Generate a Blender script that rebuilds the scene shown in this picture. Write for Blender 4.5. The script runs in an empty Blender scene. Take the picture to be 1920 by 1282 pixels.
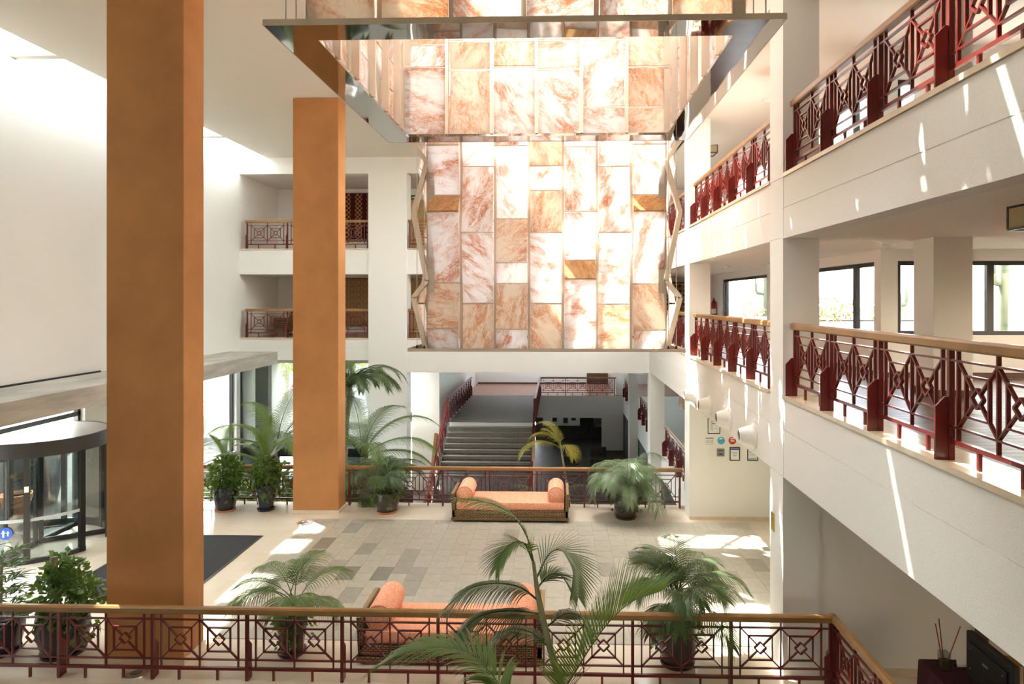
import bpy, math, random
from mathutils import Vector, Matrix
R = math.radians
sc = bpy.context.scene
col = sc.collection
rng = random.Random(7)

# ------------------------------------------------------------------ camera
cd = bpy.data.cameras.new('camera'); cam = bpy.data.objects.new('camera', cd); col.objects.link(cam)
cam.location = (0, 0, 5.0); cam.rotation_euler = (R(90), 0, math.atan(40/1300))
cd.sensor_width = 36; cd.lens = 36*1300/1920
cd.shift_x = -45/1920; cd.shift_y = -80/1920; cd.clip_start = 0.05; cd.clip_end = 3000
sc.camera = cam
# ------------------------------------------------------------------ sky, sun, exposure
SUN = Vector((0.47, -0.42, -1.0)).normalized()          # direction the sunlight travels
w = bpy.data.worlds.new('sky'); sc.world = w; w.use_nodes = True
nt = w.node_tree; nt.nodes.clear()
sky = nt.nodes.new('ShaderNodeTexSky'); sky.sky_type = 'NISHITA'; sky.sun_disc = False
sky.sun_elevation = math.asin(-SUN.z); sky.sun_rotation = math.atan2(-SUN.x, -SUN.y)
sky.dust_density = 2.5; sky.altitude = 50
hs = nt.nodes.new('ShaderNodeHueSaturation'); hs.inputs['Saturation'].default_value = 0.32
bg = nt.nodes.new('ShaderNodeBackground'); bg.inputs['Strength'].default_value = 0.95
out = nt.nodes.new('ShaderNodeOutputWorld')
nt.links.new(sky.outputs[0], hs.inputs['Color']); nt.links.new(hs.outputs[0], bg.inputs['Color']); nt.links.new(bg.outputs[0], out.inputs['Surface'])
sl = bpy.data.lights.new('sun', 'SUN'); sl.energy = 10.0; sl.angle = 0.012; sl.color = (1.0, 0.965, 0.90)
so = bpy.data.objects.new('sun', sl); col.objects.link(so); so.rotation_euler = SUN.to_track_quat('-Z', 'Y').to_euler(); so.location = (-20, 30, 40)
vs = sc.view_settings; vs.view_transform = 'Standard'; vs.look = 'None'; vs.gamma = 1.0; vs.use_curve_mapping = False
vs.exposure = 2.58
cy = sc.cycles
cy.use_denoising = True; cy.max_bounces = 10; cy.diffuse_bounces = 6; cy.glossy_bounces = 4; cy.transmission_bounces = 4
cy.transparent_max_bounces = 12; cy.caustics_reflective = False; cy.caustics_refractive = False; cy.sample_clamp_indirect = 6.0

# ------------------------------------------------------------------ mesh helpers
class MB:
    def __init__(s): s.v = []; s.f = []
    def quad(s, a, b, c, d):
        n = len(s.v); s.v += [tuple(a), tuple(b), tuple(c), tuple(d)]; s.f.append((n, n+1, n+2, n+3)); return s
    def box(s, x0, x1, y0, y1, z0, z1):
        n = len(s.v)
        s.v += [(x0,y0,z0),(x1,y0,z0),(x1,y1,z0),(x0,y1,z0),(x0,y0,z1),(x1,y0,z1),(x1,y1,z1),(x0,y1,z1)]
        s.f += [tuple(n+i for i in q) for q in ((3,2,1,0),(4,5,6,7),(0,1,5,4),(1,2,6,5),(2,3,7,6),(3,0,4,7))]
        return s
    def cbox(s, cx, cy, cz, sx, sy, sz): return s.box(cx-sx/2, cx+sx/2, cy-sy/2, cy+sy/2, cz-sz/2, cz+sz/2)
    def bar(s, p, q, w, h=None, up=(0,0,1)):
        p, q = Vector(p), Vector(q); h = h or w; t = (q-p).normalized(); u = Vector(up)
        if abs(t.dot(u)) > .95: u = Vector((0,1,0))
        a = t.cross(u).normalized()*w/2; b = a.cross(t).normalized()*h/2
        n = len(s.v)
        for c in (p, q): s.v += [tuple(c-a-b), tuple(c+a-b), tuple(c+a+b), tuple(c-a+b)]
        s.f += [tuple(n+i for i in k) for k in ((0,1,2,3),(7,6,5,4),(0,4,5,1),(1,5,6,2),(2,6,7,3),(3,7,4,0))]
        return s
    def tube(s, pts, rs, n=8, cap=True):
        pts = [Vector(p) for p in pts]
        if not hasattr(rs, '__len__'): rs = [rs]*len(pts)
        base = len(s.v); u = None
        for i, p in enumerate(pts):
            t = (pts[min(i+1, len(pts)-1)]-pts[max(i-1, 0)]).normalized()
            if u is None: u = t.orthogonal().normalized()
            u = (u-t*u.dot(t)).normalized(); v = t.cross(u)
            for k in range(n):
                a = 2*math.pi*k/n; s.v.append(tuple(p+(u*math.cos(a)+v*math.sin(a))*rs[i]))
        for i in range(len(pts)-1):
            for k in range(n):
                a = base+i*n+k; b = base+i*n+(k+1)%n; s.f.append((a, b, b+n, a+n))
        if cap:
            s.f.append(tuple(base+k for k in range(n))[::-1]); e = base+(len(pts)-1)*n; s.f.append(tuple(e+k for k in range(n)))
        return s
    def lathe(s, prof, n=24, c=(0,0,0), cap=True):
        base = len(s.v)
        for r, z in prof:
            for k in range(n):
                a = 2*math.pi*k/n; s.v.append((c[0]+r*math.cos(a), c[1]+r*math.sin(a), c[2]+z))
        for i in range(len(prof)-1):
            for k in range(n):
                a = base+i*n+k; b = base+i*n+(k+1)%n; s.f.append((a, b, b+n, a+n))
        if cap:
            s.f.append(tuple(base+k for k in range(n))[::-1]); e = base+(len(prof)-1)*n; s.f.append(tuple(e+k for k in range(n)))
        return s
    def prism(s, poly, d0, d1, ax='y'):      # polygon in the plane across the axis, extruded from d0 to d1
        n = len(s.v); m = len(poly)
        mk = {'y': lambda p, d: (p[0], d, p[1]), 'x': lambda p, d: (d, p[0], p[1]), 'z': lambda p, d: (p[0], p[1], d)}[ax]
        for d in (d0, d1): s.v += [mk(p, d) for p in poly]
        s.f.append(tuple(n+i for i in range(m))); s.f.append(tuple(n+m+i for i in range(m))[::-1])
        for i in range(m):
            j = (i+1) % m; s.f.append((n+j, n+i, n+m+i, n+m+j))
        return s
    def mesh(s, name, mat, smooth=False, bevel=0):
        me = bpy.data.meshes.new(name); me.from_pydata(s.v, [], s.f); me.update()
        import bmesh
        bm = bmesh.new(); bm.from_mesh(me); bmesh.ops.recalc_face_normals(bm, faces=bm.faces)
        if bevel:
            bmesh.ops.bevel(bm, geom=list(bm.edges), offset=bevel, segments=2, affect='EDGES', profile=.6)
        bm.to_mesh(me); bm.free()
        if smooth:
            for p in me.polygons: p.use_smooth = True
            if smooth != 'all': me.set_sharp_from_angle(angle=R(40))
        if mat: me.materials.append(mat)
        return me
    def build(s, name, mat, parent=None, smooth=False, bevel=0):
        return inst(name, s.mesh(name, mat, smooth, bevel), parent)
def inst(name, me, parent=None, loc=(0,0,0), rot=(0,0,0), scale=None):
    o = bpy.data.objects.new(name, me); col.objects.link(o)
    o.parent = parent; o.location = loc
    if isinstance(rot, Matrix): o.rotation_euler = rot.to_euler()
    else: o.rotation_euler = rot
    if scale: o.scale = scale
    return o
def tag(o, label, cat, group=None, kind=None):
    o['label'] = label; o['category'] = cat
    if group: o['group'] = group
    if kind: o['kind'] = kind
    return o
def thing(name, label, cat, loc=(0,0,0), rz=0, group=None, kind=None):
    o = bpy.data.objects.new(name, None); o.empty_display_size = .1; col.objects.link(o); o.location = loc; o.rotation_euler = (0,0,rz)
    return tag(o, label, cat, group, kind)
def struct(name, mb, mat, label, cat, bevel=0):
    return tag(mb.build(name, mat, None, bevel=bevel), label, cat, None, 'structure')
def copy_tree(o, parent=None):
    c = o.copy(); col.objects.link(c)
    if parent: c.parent = parent
    for ch in list(o.children): copy_tree(ch, c)
    return c

# ------------------------------------------------------------------ materials
def base(name):
    m = bpy.data.materials.new(name); m.use_nodes = True; n = m.node_tree.nodes; n.clear()
    o = n.new('ShaderNodeOutputMaterial'); return m, m.node_tree, o
def coords(t, kind='Object', scale=(1,1,1)):
    c = t.nodes.new('ShaderNodeTexCoord'); mp = t.nodes.new('ShaderNodeMapping'); mp.inputs['Scale'].default_value = scale
    t.links.new(c.outputs[kind], mp.inputs['Vector']); return mp.outputs[0]
def noise(t, vec, scale, detail=4, rough=.55, dist=0, dim='3D', wsock=None):
    n = t.nodes.new('ShaderNodeTexNoise'); n.noise_dimensions = dim
    n.inputs['Scale'].default_value = scale; n.inputs['Detail'].default_value = detail; n.inputs['Roughness'].default_value = rough; n.inputs['Distortion'].default_value = dist
    t.links.new(vec, n.inputs['Vector'])
    if wsock: t.links.new(wsock, n.inputs['W'])
    return n.outputs[0]
def ramp(t, fac, stops):
    r = t.nodes.new('ShaderNodeValToRGB'); e = r.color_ramp.elements
    e[0].position, e[0].color = stops[0][0], (*stops[0][1], 1); e[1].position, e[1].color = stops[-1][0], (*stops[-1][1], 1)
    for p, c in stops[1:-1]:
        x = e.new(p); x.color = (*c, 1)
    t.links.new(fac, r.inputs[0]); return r.outputs[0]
def mixc(t, fac, a, b, mode='MIX'):
    m = t.nodes.new('ShaderNodeMix'); m.data_type = 'RGBA'; m.blend_type = mode
    for i, v in ((0, fac), (6, a), (7, b)):
        if isinstance(v, (int, float)): m.inputs[i].default_value = v
        elif isinstance(v, tuple): m.inputs[i].default_value = (*v, 1)
        else: t.links.new(v, m.inputs[i])
    return m.outputs[2]
def bump(t, h, strength=.3, dist=.01):
    b = t.nodes.new('ShaderNodeBump'); b.inputs['Strength'].default_value = strength; b.inputs['Distance'].default_value = dist
    t.links.new(h, b.inputs['Height']); return b.outputs[0]
def principled(t, out, color, rough=.5, metal=0, spec=.5, normal=None, coat=0):
    p = t.nodes.new('ShaderNodeBsdfPrincipled')
    if isinstance(color, tuple): p.inputs['Base Color'].default_value = (*color, 1)
    else: t.links.new(color, p.inputs['Base Color'])
    if isinstance(rough, (int, float)): p.inputs['Roughness'].default_value = rough
    else: t.links.new(rough, p.inputs['Roughness'])
    p.inputs['Metallic'].default_value = metal; p.inputs['Specular IOR Level'].default_value = spec; p.inputs['Coat Weight'].default_value = coat
    if normal: t.links.new(normal, p.inputs['Normal'])
    t.links.new(p.outputs[0], out.inputs['Surface']); return p
def plain(name, c, rough=.5, metal=0, var=.06, scale=3.0, bmp=0, bscale=80, spec=.4, coat=0, bdist=.004, stretch=(1,1,1)):
    m, t, o = base(name); v = coords(t, 'Object', stretch)
    n = noise(t, v, scale, 5)
    k = tuple(min(1, x*(1+var)) for x in c); d = tuple(x*(1-var) for x in c)
    cc = ramp(t, n, [(.3, d), (.7, k)])
    nr = bump(t, noise(t, v, bscale, 3), bmp, bdist) if bmp else None
    principled(t, o, cc, rough, metal, spec, nr, coat); return m
def glass(name, tint=(1,1,1), refl=.07):
    m, t, o = base(name)
    tr = t.nodes.new('ShaderNodeBsdfTransparent'); tr.inputs[0].default_value = (*tint, 1)
    gl = t.nodes.new('ShaderNodeBsdfGlossy'); gl.inputs['Roughness'].default_value = .02
    fr = t.nodes.new('ShaderNodeLayerWeight'); fr.inputs[0].default_value = .5
    pw = t.nodes.new('ShaderNodeMath'); pw.operation = 'POWER'; pw.inputs[1].default_value = 4; t.links.new(fr.outputs['Facing'], pw.inputs[0])
    ma = t.nodes.new('ShaderNodeMath'); ma.operation = 'MULTIPLY_ADD'; ma.inputs[1].default_value = .5; ma.inputs[2].default_value = refl*.5; t.links.new(pw.outputs[0], ma.inputs[0]); ma.use_clamp = True
    mx = t.nodes.new('ShaderNodeMixShader'); t.links.new(ma.outputs[0], mx.inputs[0]); t.links.new(tr.outputs[0], mx.inputs[1]); t.links.new(gl.outputs[0], mx.inputs[2])
    t.links.new(mx.outputs[0], o.inputs['Surface']); return m
def leafmat(name, c, c2, trans=.35, rough=.4):
    m, t, o = base(name); v = coords(t)
    cc = ramp(t, noise(t, v, 2.5, 3), [(.3, c), (.7, c2)])
    p = t.nodes.new('ShaderNodeBsdfPrincipled'); t.links.new(cc, p.inputs['Base Color']); p.inputs['Roughness'].default_value = rough; p.inputs['Specular IOR Level'].default_value = .4
    tl = t.nodes.new('ShaderNodeBsdfTranslucent'); t.links.new(mixc(t, .5, cc, (.35,.5,.05)), tl.inputs[0])
    mx = t.nodes.new('ShaderNodeMixShader'); mx.inputs[0].default_value = trans
    t.links.new(p.outputs[0], mx.inputs[1]); t.links.new(tl.outputs[0], mx.inputs[2]); t.links.new(mx.outputs[0], o.inputs['Surface']); return m
def alabaster(name, body, vein, dark, amount, trans=.5):
    m, t, o = base(name); v = coords(t, 'Object', (1, 1, 1))
    oi = t.nodes.new('ShaderNodeObjectInfo'); mul = t.nodes.new('ShaderNodeMath'); mul.operation = 'MULTIPLY'; mul.inputs[1].default_value = 37
    t.links.new(oi.outputs['Random'], mul.inputs[0]); W = mul.outputs[0]
    mp = t.nodes.new('ShaderNodeMapping'); mp.inputs['Scale'].default_value = (1.6, 1, 1); t.links.new(v, mp.inputs['Vector'])
    rz = t.nodes.new('ShaderNodeVectorRotate'); rz.rotation_type = 'Y_AXIS'; t.links.new(v, rz.inputs['Vector'])
    ang = t.nodes.new('ShaderNodeMath'); ang.operation = 'MULTIPLY'; ang.inputs[1].default_value = 3.1; t.links.new(oi.outputs['Random'], ang.inputs[0]); t.links.new(ang.outputs[0], rz.inputs['Angle'])
    mp2 = t.nodes.new('ShaderNodeMapping'); mp2.inputs['Scale'].default_value = (2.2, 1, .9); t.links.new(rz.outputs[0], mp2.inputs['Vector'])
    n1 = noise(t, mp2.outputs[0], 2.3, 9, .66, 1.3, '4D', W)
    def ridge(n, lo, hi):
        sub = t.nodes.new('ShaderNodeMath'); sub.operation = 'SUBTRACT'; sub.inputs[1].default_value = .5; t.links.new(n, sub.inputs[0])
        ab = t.nodes.new('ShaderNodeMath'); ab.operation = 'ABSOLUTE'; t.links.new(sub.outputs[0], ab.inputs[0])
        return ramp(t, ab.outputs[0], [(0, (1,1,1)), (lo, (.55,.55,.55)), (hi, (0,0,0))])
    mask = ramp(t, noise(t, mp2.outputs[0], 1.7, 3, .6, .8, '4D', W), [(.50-.2*amount, (.12,.12,.12)), (.68-.2*amount, (1,1,1))])
    n2 = noise(t, mp2.outputs[0], 5.0, 8, .7, 1.8, '4D', W)
    cc = mixc(t, mixc(t, 1.0, ramp(t, n1, [(.45, (0,0,0)), (.75, (.7,.7,.7))]), mask, 'MULTIPLY'), body, tuple(.6*p+.4*q for p, q in zip(body, vein)))
    cc = mixc(t, mixc(t, 1.0, ridge(n1, .028, .075), mask, 'MULTIPLY'), cc, vein)
    cc = mixc(t, mixc(t, .8, (0,0,0), mixc(t, 1.0, ridge(n2, .012, .035), mask, 'MULTIPLY')), cc, dark)
    d = t.nodes.new('ShaderNodeBsdfPrincipled'); t.links.new(cc, d.inputs['Base Color']); d.inputs['Roughness'].default_value = .35; d.inputs['Specular IOR Level'].default_value = .3
    tl = t.nodes.new('ShaderNodeBsdfTranslucent'); t.links.new(cc, tl.inputs[0])
    mx = t.nodes.new('ShaderNodeMixShader'); mx.inputs[0].default_value = trans
    t.links.new(d.outputs[0], mx.inputs[1]); t.links.new(tl.outputs[0], mx.inputs[2]); t.links.new(mx.outputs[0], o.inputs['Surface']); return m
def opal(name, c, a=.75):
    m, t, o = base(name)
    tl = t.nodes.new('ShaderNodeBsdfTranslucent'); tl.inputs[0].default_value = (*c, 1)
    d = t.nodes.new('ShaderNodeBsdfDiffuse'); d.inputs[0].default_value = (*c, 1)
    mx = t.nodes.new('ShaderNodeMixShader'); mx.inputs[0].default_value = a
    t.links.new(d.outputs[0], mx.inputs[1]); t.links.new(tl.outputs[0], mx.inputs[2]); t.links.new(mx.outputs[0], o.inputs['Surface']); return m
def tilemat(name, c1, c2, mortar, sx, sy, rough=.25, msize=.01, off=.5):
    m, t, o = base(name); v = coords(t)
    b = t.nodes.new('ShaderNodeTexBrick'); t.links.new(v, b.inputs['Vector']); b.offset = off
    b.inputs['Color1'].default_value = (*c1, 1); b.inputs['Color2'].default_value = (*c2, 1); b.inputs['Mortar'].default_value = (*mortar, 1)
    b.inputs['Scale'].default_value = 1; b.inputs['Brick Width'].default_value = sx; b.inputs['Row Height'].default_value = sy; b.inputs['Mortar Size'].default_value = msize
    n = noise(t, v, 3.0, 6); cc = mixc(t, .35, b.outputs[0], ramp(t, n, [(.3, c1), (.7, c2)]))
    principled(t, o, cc, rough, 0, .5); return m
def wicker(name, c1, c2):
    m, t, o = base(name); v = coords(t, 'Object', (1,1,1))
    ch = t.nodes.new('ShaderNodeTexBrick'); ch.offset = .5; ch.inputs['Scale'].default_value = 1; ch.inputs['Brick Width'].default_value = .07; ch.inputs['Row Height'].default_value = .03; ch.inputs['Mortar Size'].default_value = .006
    ch.inputs['Color1'].default_value = (*c1, 1); ch.inputs['Color2'].default_value = (*c2, 1); ch.inputs['Mortar'].default_value = (.035,.02,.01,1)
    rot = t.nodes.new('ShaderNodeMapping'); rot.inputs['Rotation'].default_value = (R(90), 0, 0); t.links.new(v, rot.inputs['Vector']); t.links.new(rot.outputs[0], ch.inputs['Vector'])
    principled(t, o, ch.outputs[0], .55, 0, .3, bump(t, ch.outputs[1], -.6, .01)); return m
def patterned(name, c1, c2, sx, sz, kind='checker'):
    m, t, o = base(name); v = coords(t, 'Object', (sx, 1, sz))
    if kind == 'checker':
        k = t.nodes.new('ShaderNodeTexChecker'); k.inputs['Scale'].default_value = 1; t.links.new(v, k.inputs['Vector']); f = k.outputs[1]
        w2 = t.nodes.new('ShaderNodeTexWave'); w2.inputs['Scale'].default_value = .06; t.links.new(v, w2.inputs['Vector'])
        f2 = ramp(t, w2.outputs[1], [(.55, (1,1,1)), (.75, (0,0,0))]); fac = mixc(t, 1.0, f, f2, 'MULTIPLY')
    elif kind == 'herring':
        b = t.nodes.new('ShaderNodeTexBrick'); b.offset = .5; b.inputs['Scale'].default_value = 1; b.inputs['Brick Width'].default_value = 1.0; b.inputs['Row Height'].default_value = .45; b.inputs['Mortar Size'].default_value = .16
        sh = t.nodes.new('ShaderNodeMapping'); sh.inputs['Rotation'].default_value = (R(90), 0, 0); t.links.new(v, sh.inputs['Vector'])
        w3 = t.nodes.new('ShaderNodeTexWave'); w3.wave_profile = 'TRI'; w3.inputs['Scale'].default_value = .16; t.links.new(v, w3.inputs['Vector'])
        ad = t.nodes.new('ShaderNodeVectorMath'); ad.operation = 'MULTIPLY_ADD'; ad.inputs[1].default_value = (0, 3, 0); t.links.new(w3.outputs[0], ad.inputs[0]); t.links.new(sh.outputs[0], ad.inputs[2])
        t.links.new(ad.outputs[0], b.inputs['Vector']); fac = b.outputs[1]
        inv = t.nodes.new('ShaderNodeMath'); inv.operation = 'SUBTRACT'; inv.inputs[0].default_value = 1; t.links.new(fac, inv.inputs[1]); fac = inv.outputs[0]
    else:
        vo = t.nodes.new('ShaderNodeTexVoronoi'); vo.inputs['Randomness'].default_value = .15; vo.inputs['Scale'].default_value = 1; t.links.new(v, vo.inputs['Vector'])
        fac = ramp(t, vo.outputs[0], [(.26, (1,1,1)), (.34, (0,0,0))])
    principled(t, o, mixc(t, fac, c1, c2), .9, 0, .1); return m

WALL = plain('white_plaster', (.84,.83,.775), .85, var=.015, scale=.6, bmp=.08, bscale=60, spec=.2)
STUCCO = plain('rough_white_render', (.82,.80,.74), .9, var=.03, scale=40, bmp=.5, bscale=110, spec=.15, bdist=.006)
CEIL = plain('ceiling_paint', (.90,.86,.77), .9, var=.01, scale=.5, spec=.1)
ORANGE = plain('orange_stucco', (.52,.24,.09), .85, var=.15, scale=.9, bmp=.25, bscale=35, spec=.15)
CONC = plain('board_marked_concrete', (.44,.41,.35), .85, var=.22, scale=2.2, bmp=.4, bscale=18, spec=.2, stretch=(1,.35,2.5))
MARBLE = tilemat('cream_marble', (.74,.64,.50), (.68,.57,.43), (.58,.48,.36), .9, .45, .12, .003)
KERB = plain('beige_stone', (.70,.58,.42), .18, var=.1, scale=4, spec=.5)
GROUT = plain('grey_grout', (.29,.265,.205), .8)
def tile_shade(k, v): return plain('grey_stone_%d' % k, v, .32, var=.1, scale=6, spec=.45)
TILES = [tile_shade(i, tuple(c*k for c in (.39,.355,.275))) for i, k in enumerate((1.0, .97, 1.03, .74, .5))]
RED = plain('red_painted_steel', (.14,.015,.011), .28, var=.12, scale=6, spec=.5, coat=.2)
WOOD = plain('varnished_handrail_wood', (.31,.16,.05), .3, var=.2, scale=3, spec=.5, stretch=(1,1,1))
DARKWOOD = plain('dark_brown_wood', (.12,.055,.03), .45, var=.2, scale=4, spec=.4, stretch=(6,6,1))
TANWOOD = plain('tan_wood_door', (.55,.36,.16), .5, var=.1, scale=4, stretch=(5,5,1))
BLACK = plain('black_frame', (.012,.012,.012), .35, spec=.4)
DKFRAME = plain('dark_bronze_frame', (.035,.032,.028), .35, spec=.45)
BRASS = plain('brass', (.75,.52,.16), .25, 1.0)
STEEL = plain('pale_steel_bar', (.62,.52,.42), .35, .6)
FLANGE = plain('cream_frame', (.72,.60,.45), .5)
WIRE = plain('steel_cable', (.5,.46,.42), .4, .8)
GLASS = glass('window_glass', (.95,.97,.97), .05)
DOORGLASS = glass('door_glass', (.78,.81,.80), .10)
TINT = glass('tinted_glazing', (.68,.70,.69), .06)
TINT3 = glass('roof_light_glass', (.83,.84,.84), .05)
DIM = opal('smoky_opal_glass', (.45,.43,.40), .8)
OPAL = opal('opal_skylight_glass', (.92,.90,.86), .8)
CREAMGLASS = opal('cream_lamp_glass', (.72,.60,.36), .4)
LEAF = leafmat('palm_leaf', (.07,.125,.025), (.14,.205,.055), .28)
LEAF2 = leafmat('dark_palm_leaf', (.035,.07,.02), (.085,.13,.045), .22)
LEAFY = leafmat('yellowing_palm_leaf', (.20,.22,.035), (.45,.34,.05))
LEAFG = leafmat('grey_green_palm_leaf', (.10,.15,.075), (.21,.27,.15), .22)
IVY = leafmat('ivy_leaf', (.05,.105,.018), (.14,.24,.045), .28)
CLIMB = leafmat('climber_leaf', (.045,.10,.02), (.13,.22,.05))
BUSH = leafmat('dark_bush_leaf', (.03,.07,.02), (.08,.15,.04))
STEM = plain('palm_stem', (.30,.30,.15), .6, var=.25, scale=8, stretch=(1,1,.3))
BARK = plain('palm_trunk_bark', (.34,.31,.24), .85, var=.3, scale=12, bmp=.5, bscale=25)
POTB = plain('brown_glazed_pot', (.075,.055,.045), .3, var=.25, scale=5, spec=.5)
POTD = plain('dark_blue_glazed_pot', (.022,.025,.032), .25, var=.25, scale=5, spec=.5)
TERRA = plain('terracotta', (.46,.19,.09), .7, var=.1)
SOIL = plain('soil', (.05,.03,.02), .95, var=.3, scale=20)
WICK = wicker('brown_wicker', (.34,.22,.10), (.25,.155,.065))
def coral_fabric():
    m, t, o = base('coral_woven_fabric'); v = coords(t)
    n = noise(t, v, 70, 2, .5); cc = ramp(t, n, [(.42, (.80,.27,.13)), (.56, (.90,.50,.33))])
    principled(t, o, cc, .85, 0, .2, bump(t, n, .15, .004)); return m
CORAL = coral_fabric()
def mirror_steel():
    m, t, o = base('mirror_polished_steel'); v = coords(t)
    principled(t, o, (.33,.31,.28), .03, 1.0, .5, bump(t, noise(t, v, 1.3, 1), .08, .03)); return m
MIRROR = mirror_steel()
AL_W = alabaster('white_alabaster', (.95,.94,.925), (.72,.35,.17), (.54,.18,.065), .26, .54)
AL_P = alabaster('peach_alabaster', (.92,.84,.73), (.74,.42,.22), (.58,.25,.09), .45, .50)
AL_T = alabaster('tan_alabaster', (.78,.52,.26), (.58,.28,.09), (.48,.20,.06), .8, .38)
MAT = plain('charcoal_mat', (.022,.021,.019), .95, var=.3, scale=60, bmp=.5, bscale=300)
STAIR = plain('grey_stone_stair', (.23,.215,.175), .6, var=.12, scale=5)
TERRATILE = tilemat('brown_gallery_tile', (.11,.055,.038), (.15,.08,.052), (.07,.045,.035), .6, .15, .4, .006)
TERRATILE2 = tilemat('far_terracotta_tile', (.32,.16,.10), (.38,.20,.13), (.2,.12,.09), .3, .3, .3, .006)
GRAVEL = plain('dark_gravel', (.018,.017,.015), .95, var=.5, scale=40)
PAVE = plain('dark_gravel_paving', (.038,.036,.032), .9, var=.1, scale=2)
SAND = plain('dry_ground', (.06,.048,.034), .95, var=.2, scale=1.5)
WHITEM = plain('white_planter', (.75,.75,.72), .6)
PLANTERM = plain('pale_grey_planter', (.26,.26,.25), .6)
MAROON = plain('maroon_tablecloth', (.045,.008,.010), .85, var=.15, scale=10)
SEA = plain('hazy_sea', (.45,.55,.62), .4)
PAPER = plain('certificate_paper', (.82,.82,.78), .7, var=.02)
INK = plain('dark_ink', (.05,.05,.06), .6)
BLUEP = plain('blue_print', (.03,.06,.32), .5)
CYAN = plain('light_blue_print', (.06,.42,.72), .4)
REDP = plain('red_print', (.62,.035,.02), .4)
GREYP = plain('grey_plaque', (.28,.28,.26), .4, .4)
STONE_DK = plain('dark_stone_wall', (.05,.05,.045), .8, var=.4, scale=6)
GREENSIGN = plain('green_exit_sign', (.02,.22,.07), .5)
EXTR = plain('fire_extinguisher_red', (.30,.01,.02), .3)

# ------------------------------------------------------------------ room shell
ZC = 9.71                                   # main ceiling
L1, L2 = 3.73, 6.67                         # gallery floors
XL, XR, YB = -10.6, 3.0, 22.8               # left wall, right facade, back facade
def wall_with_openings(mb, ax, a0, a1, u0, u1, z0, z1, ops):
    """wall slab between a0 and a1 across, from u0 to u1 along, with openings (u, u, z, z)"""
    def b(p, q, r, s_):
        if q-p > 1e-4 and s_-r > 1e-4:
            mb.box(a0, a1, p, q, r, s_) if ax == 'x' else mb.box(p, q, a0, a1, r, s_)
    cur = u0
    for (p, q, r, s_) in sorted(ops):
        b(cur, p, z0, z1); b(p, q, z0, r); b(p, q, s_, z1); cur = q
    b(cur, u1, z0, z1); return mb

fl = MB(); fl.box(XL-.3, 3.62, 8.86, 16.9, -.35, 0); fl.box(3.62, 9.2, -3, 16.1, -.35, 0)
FLOOR = struct('floor', fl, MARBLE, 'polished cream marble floor of the lobby around the grey tiled area', 'floor')
inst('grout_bed', MB().box(-5.56, 4.24, 10.07, 15.62, 0, .003).mesh('grout_bed', GROUT), FLOOR)
# grey stone tiles, laid in columns with staggered joints
tw, tl_, gap = 9.8/31, 5.55/9, .005
tm = {}
def tile_mesh(ln, k):
    key = (round(ln, 3), k)
    if key not in tm: tm[key] = MB().box(gap/2, tw-gap/2, gap/2, ln-gap/2, .002, .008).mesh('tile', TILES[k])
    return tm[key]
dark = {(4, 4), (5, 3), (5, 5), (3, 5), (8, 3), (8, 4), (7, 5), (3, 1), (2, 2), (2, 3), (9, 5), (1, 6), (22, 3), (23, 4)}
for i in range(31):
    edges = [j*tl_ for j in range(10)] if i % 2 == 0 else [0]+[(j+.5)*tl_ for j in range(9)]+[5.55]
    for j in range(len(edges)-1):
        jj = len(edges)-2-j
        k = rng.choice((0, 0, 1, 1, 2, 2, 0))
        if rng.random() < .03: k = 3
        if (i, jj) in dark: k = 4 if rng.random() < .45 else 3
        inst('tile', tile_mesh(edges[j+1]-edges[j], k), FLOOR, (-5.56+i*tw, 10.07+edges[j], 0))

struct('floor_lower', MB().box(XL-.3, 6.5, -3, 8.86, -3.1, -2.8).box(XL-.3, 6.5, 16.9, 41, -3.1, -2.8), plain('dark_lower_floor', (.06,.055,.045), .6, var=.2), 'dark floor of the lower level beyond the lobby railings', 'floor')
gs = MB().box(3.4, 6.5, 16.1, 41, -.85, 0).box(-4.75, 3.4, 35.9, 41, -1.13, 0).box(-4.4, -.97, 28.2, 36, -.3, 0)
struct('floor_far', gs, WALL, 'white edged landing slabs around the far stairwell', 'floor')
struct('floor_far_tiles', MB().box(-4.75, 6.4, 35.95, 40.9, 0, .012), TERRATILE2, 'terracotta tiled floor at the head of the grey stair', 'floor')

# left wall with the light slot above it and glazing below the concrete canopy
wl = MB(); wall_with_openings(wl, 'x', XL-.3, XL, -3, 26.2, -3.1, 10.6, [(9.2, 15.25, 0.0, 2.95), (17.2, 22.6, 0.0, 2.95)])
struct('wall_left', wl, WALL, 'tall plain white side wall washed by daylight from the roof slot', 'wall')
cn = struct('trim_1', MB().box(XL, -9.0, -3, 22.05, 2.93, 3.32), CONC, 'board-marked concrete canopy slab running along the white side wall', 'canopy', .01)
inst('cable_run', MB().tube([(XL+.05, 9, 3.34), (XL+.05, 15.7, 3.34)], .02, 6).mesh('cable_run', BLACK), cn)

ce = MB()
for b in ((-9.67, -2.6, -3, YB), (2.05, 3.3, -3, YB), (-2.6, 2.05, -3, 5.6), (-2.6, 2.05, 10.75, 11.05), (-2.6, 2.05, 19.0, YB)): ce.box(*b, ZC, ZC+.4)
for y in (-.2, 6.5, 13.1, 19.75): ce.box(XL, -9.67, y, y+.2, ZC, ZC+.4)
CE = struct('ceiling', ce, CEIL, 'flat beige ceiling over the atrium with a daylight slot at its edge', 'ceiling')
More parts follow.
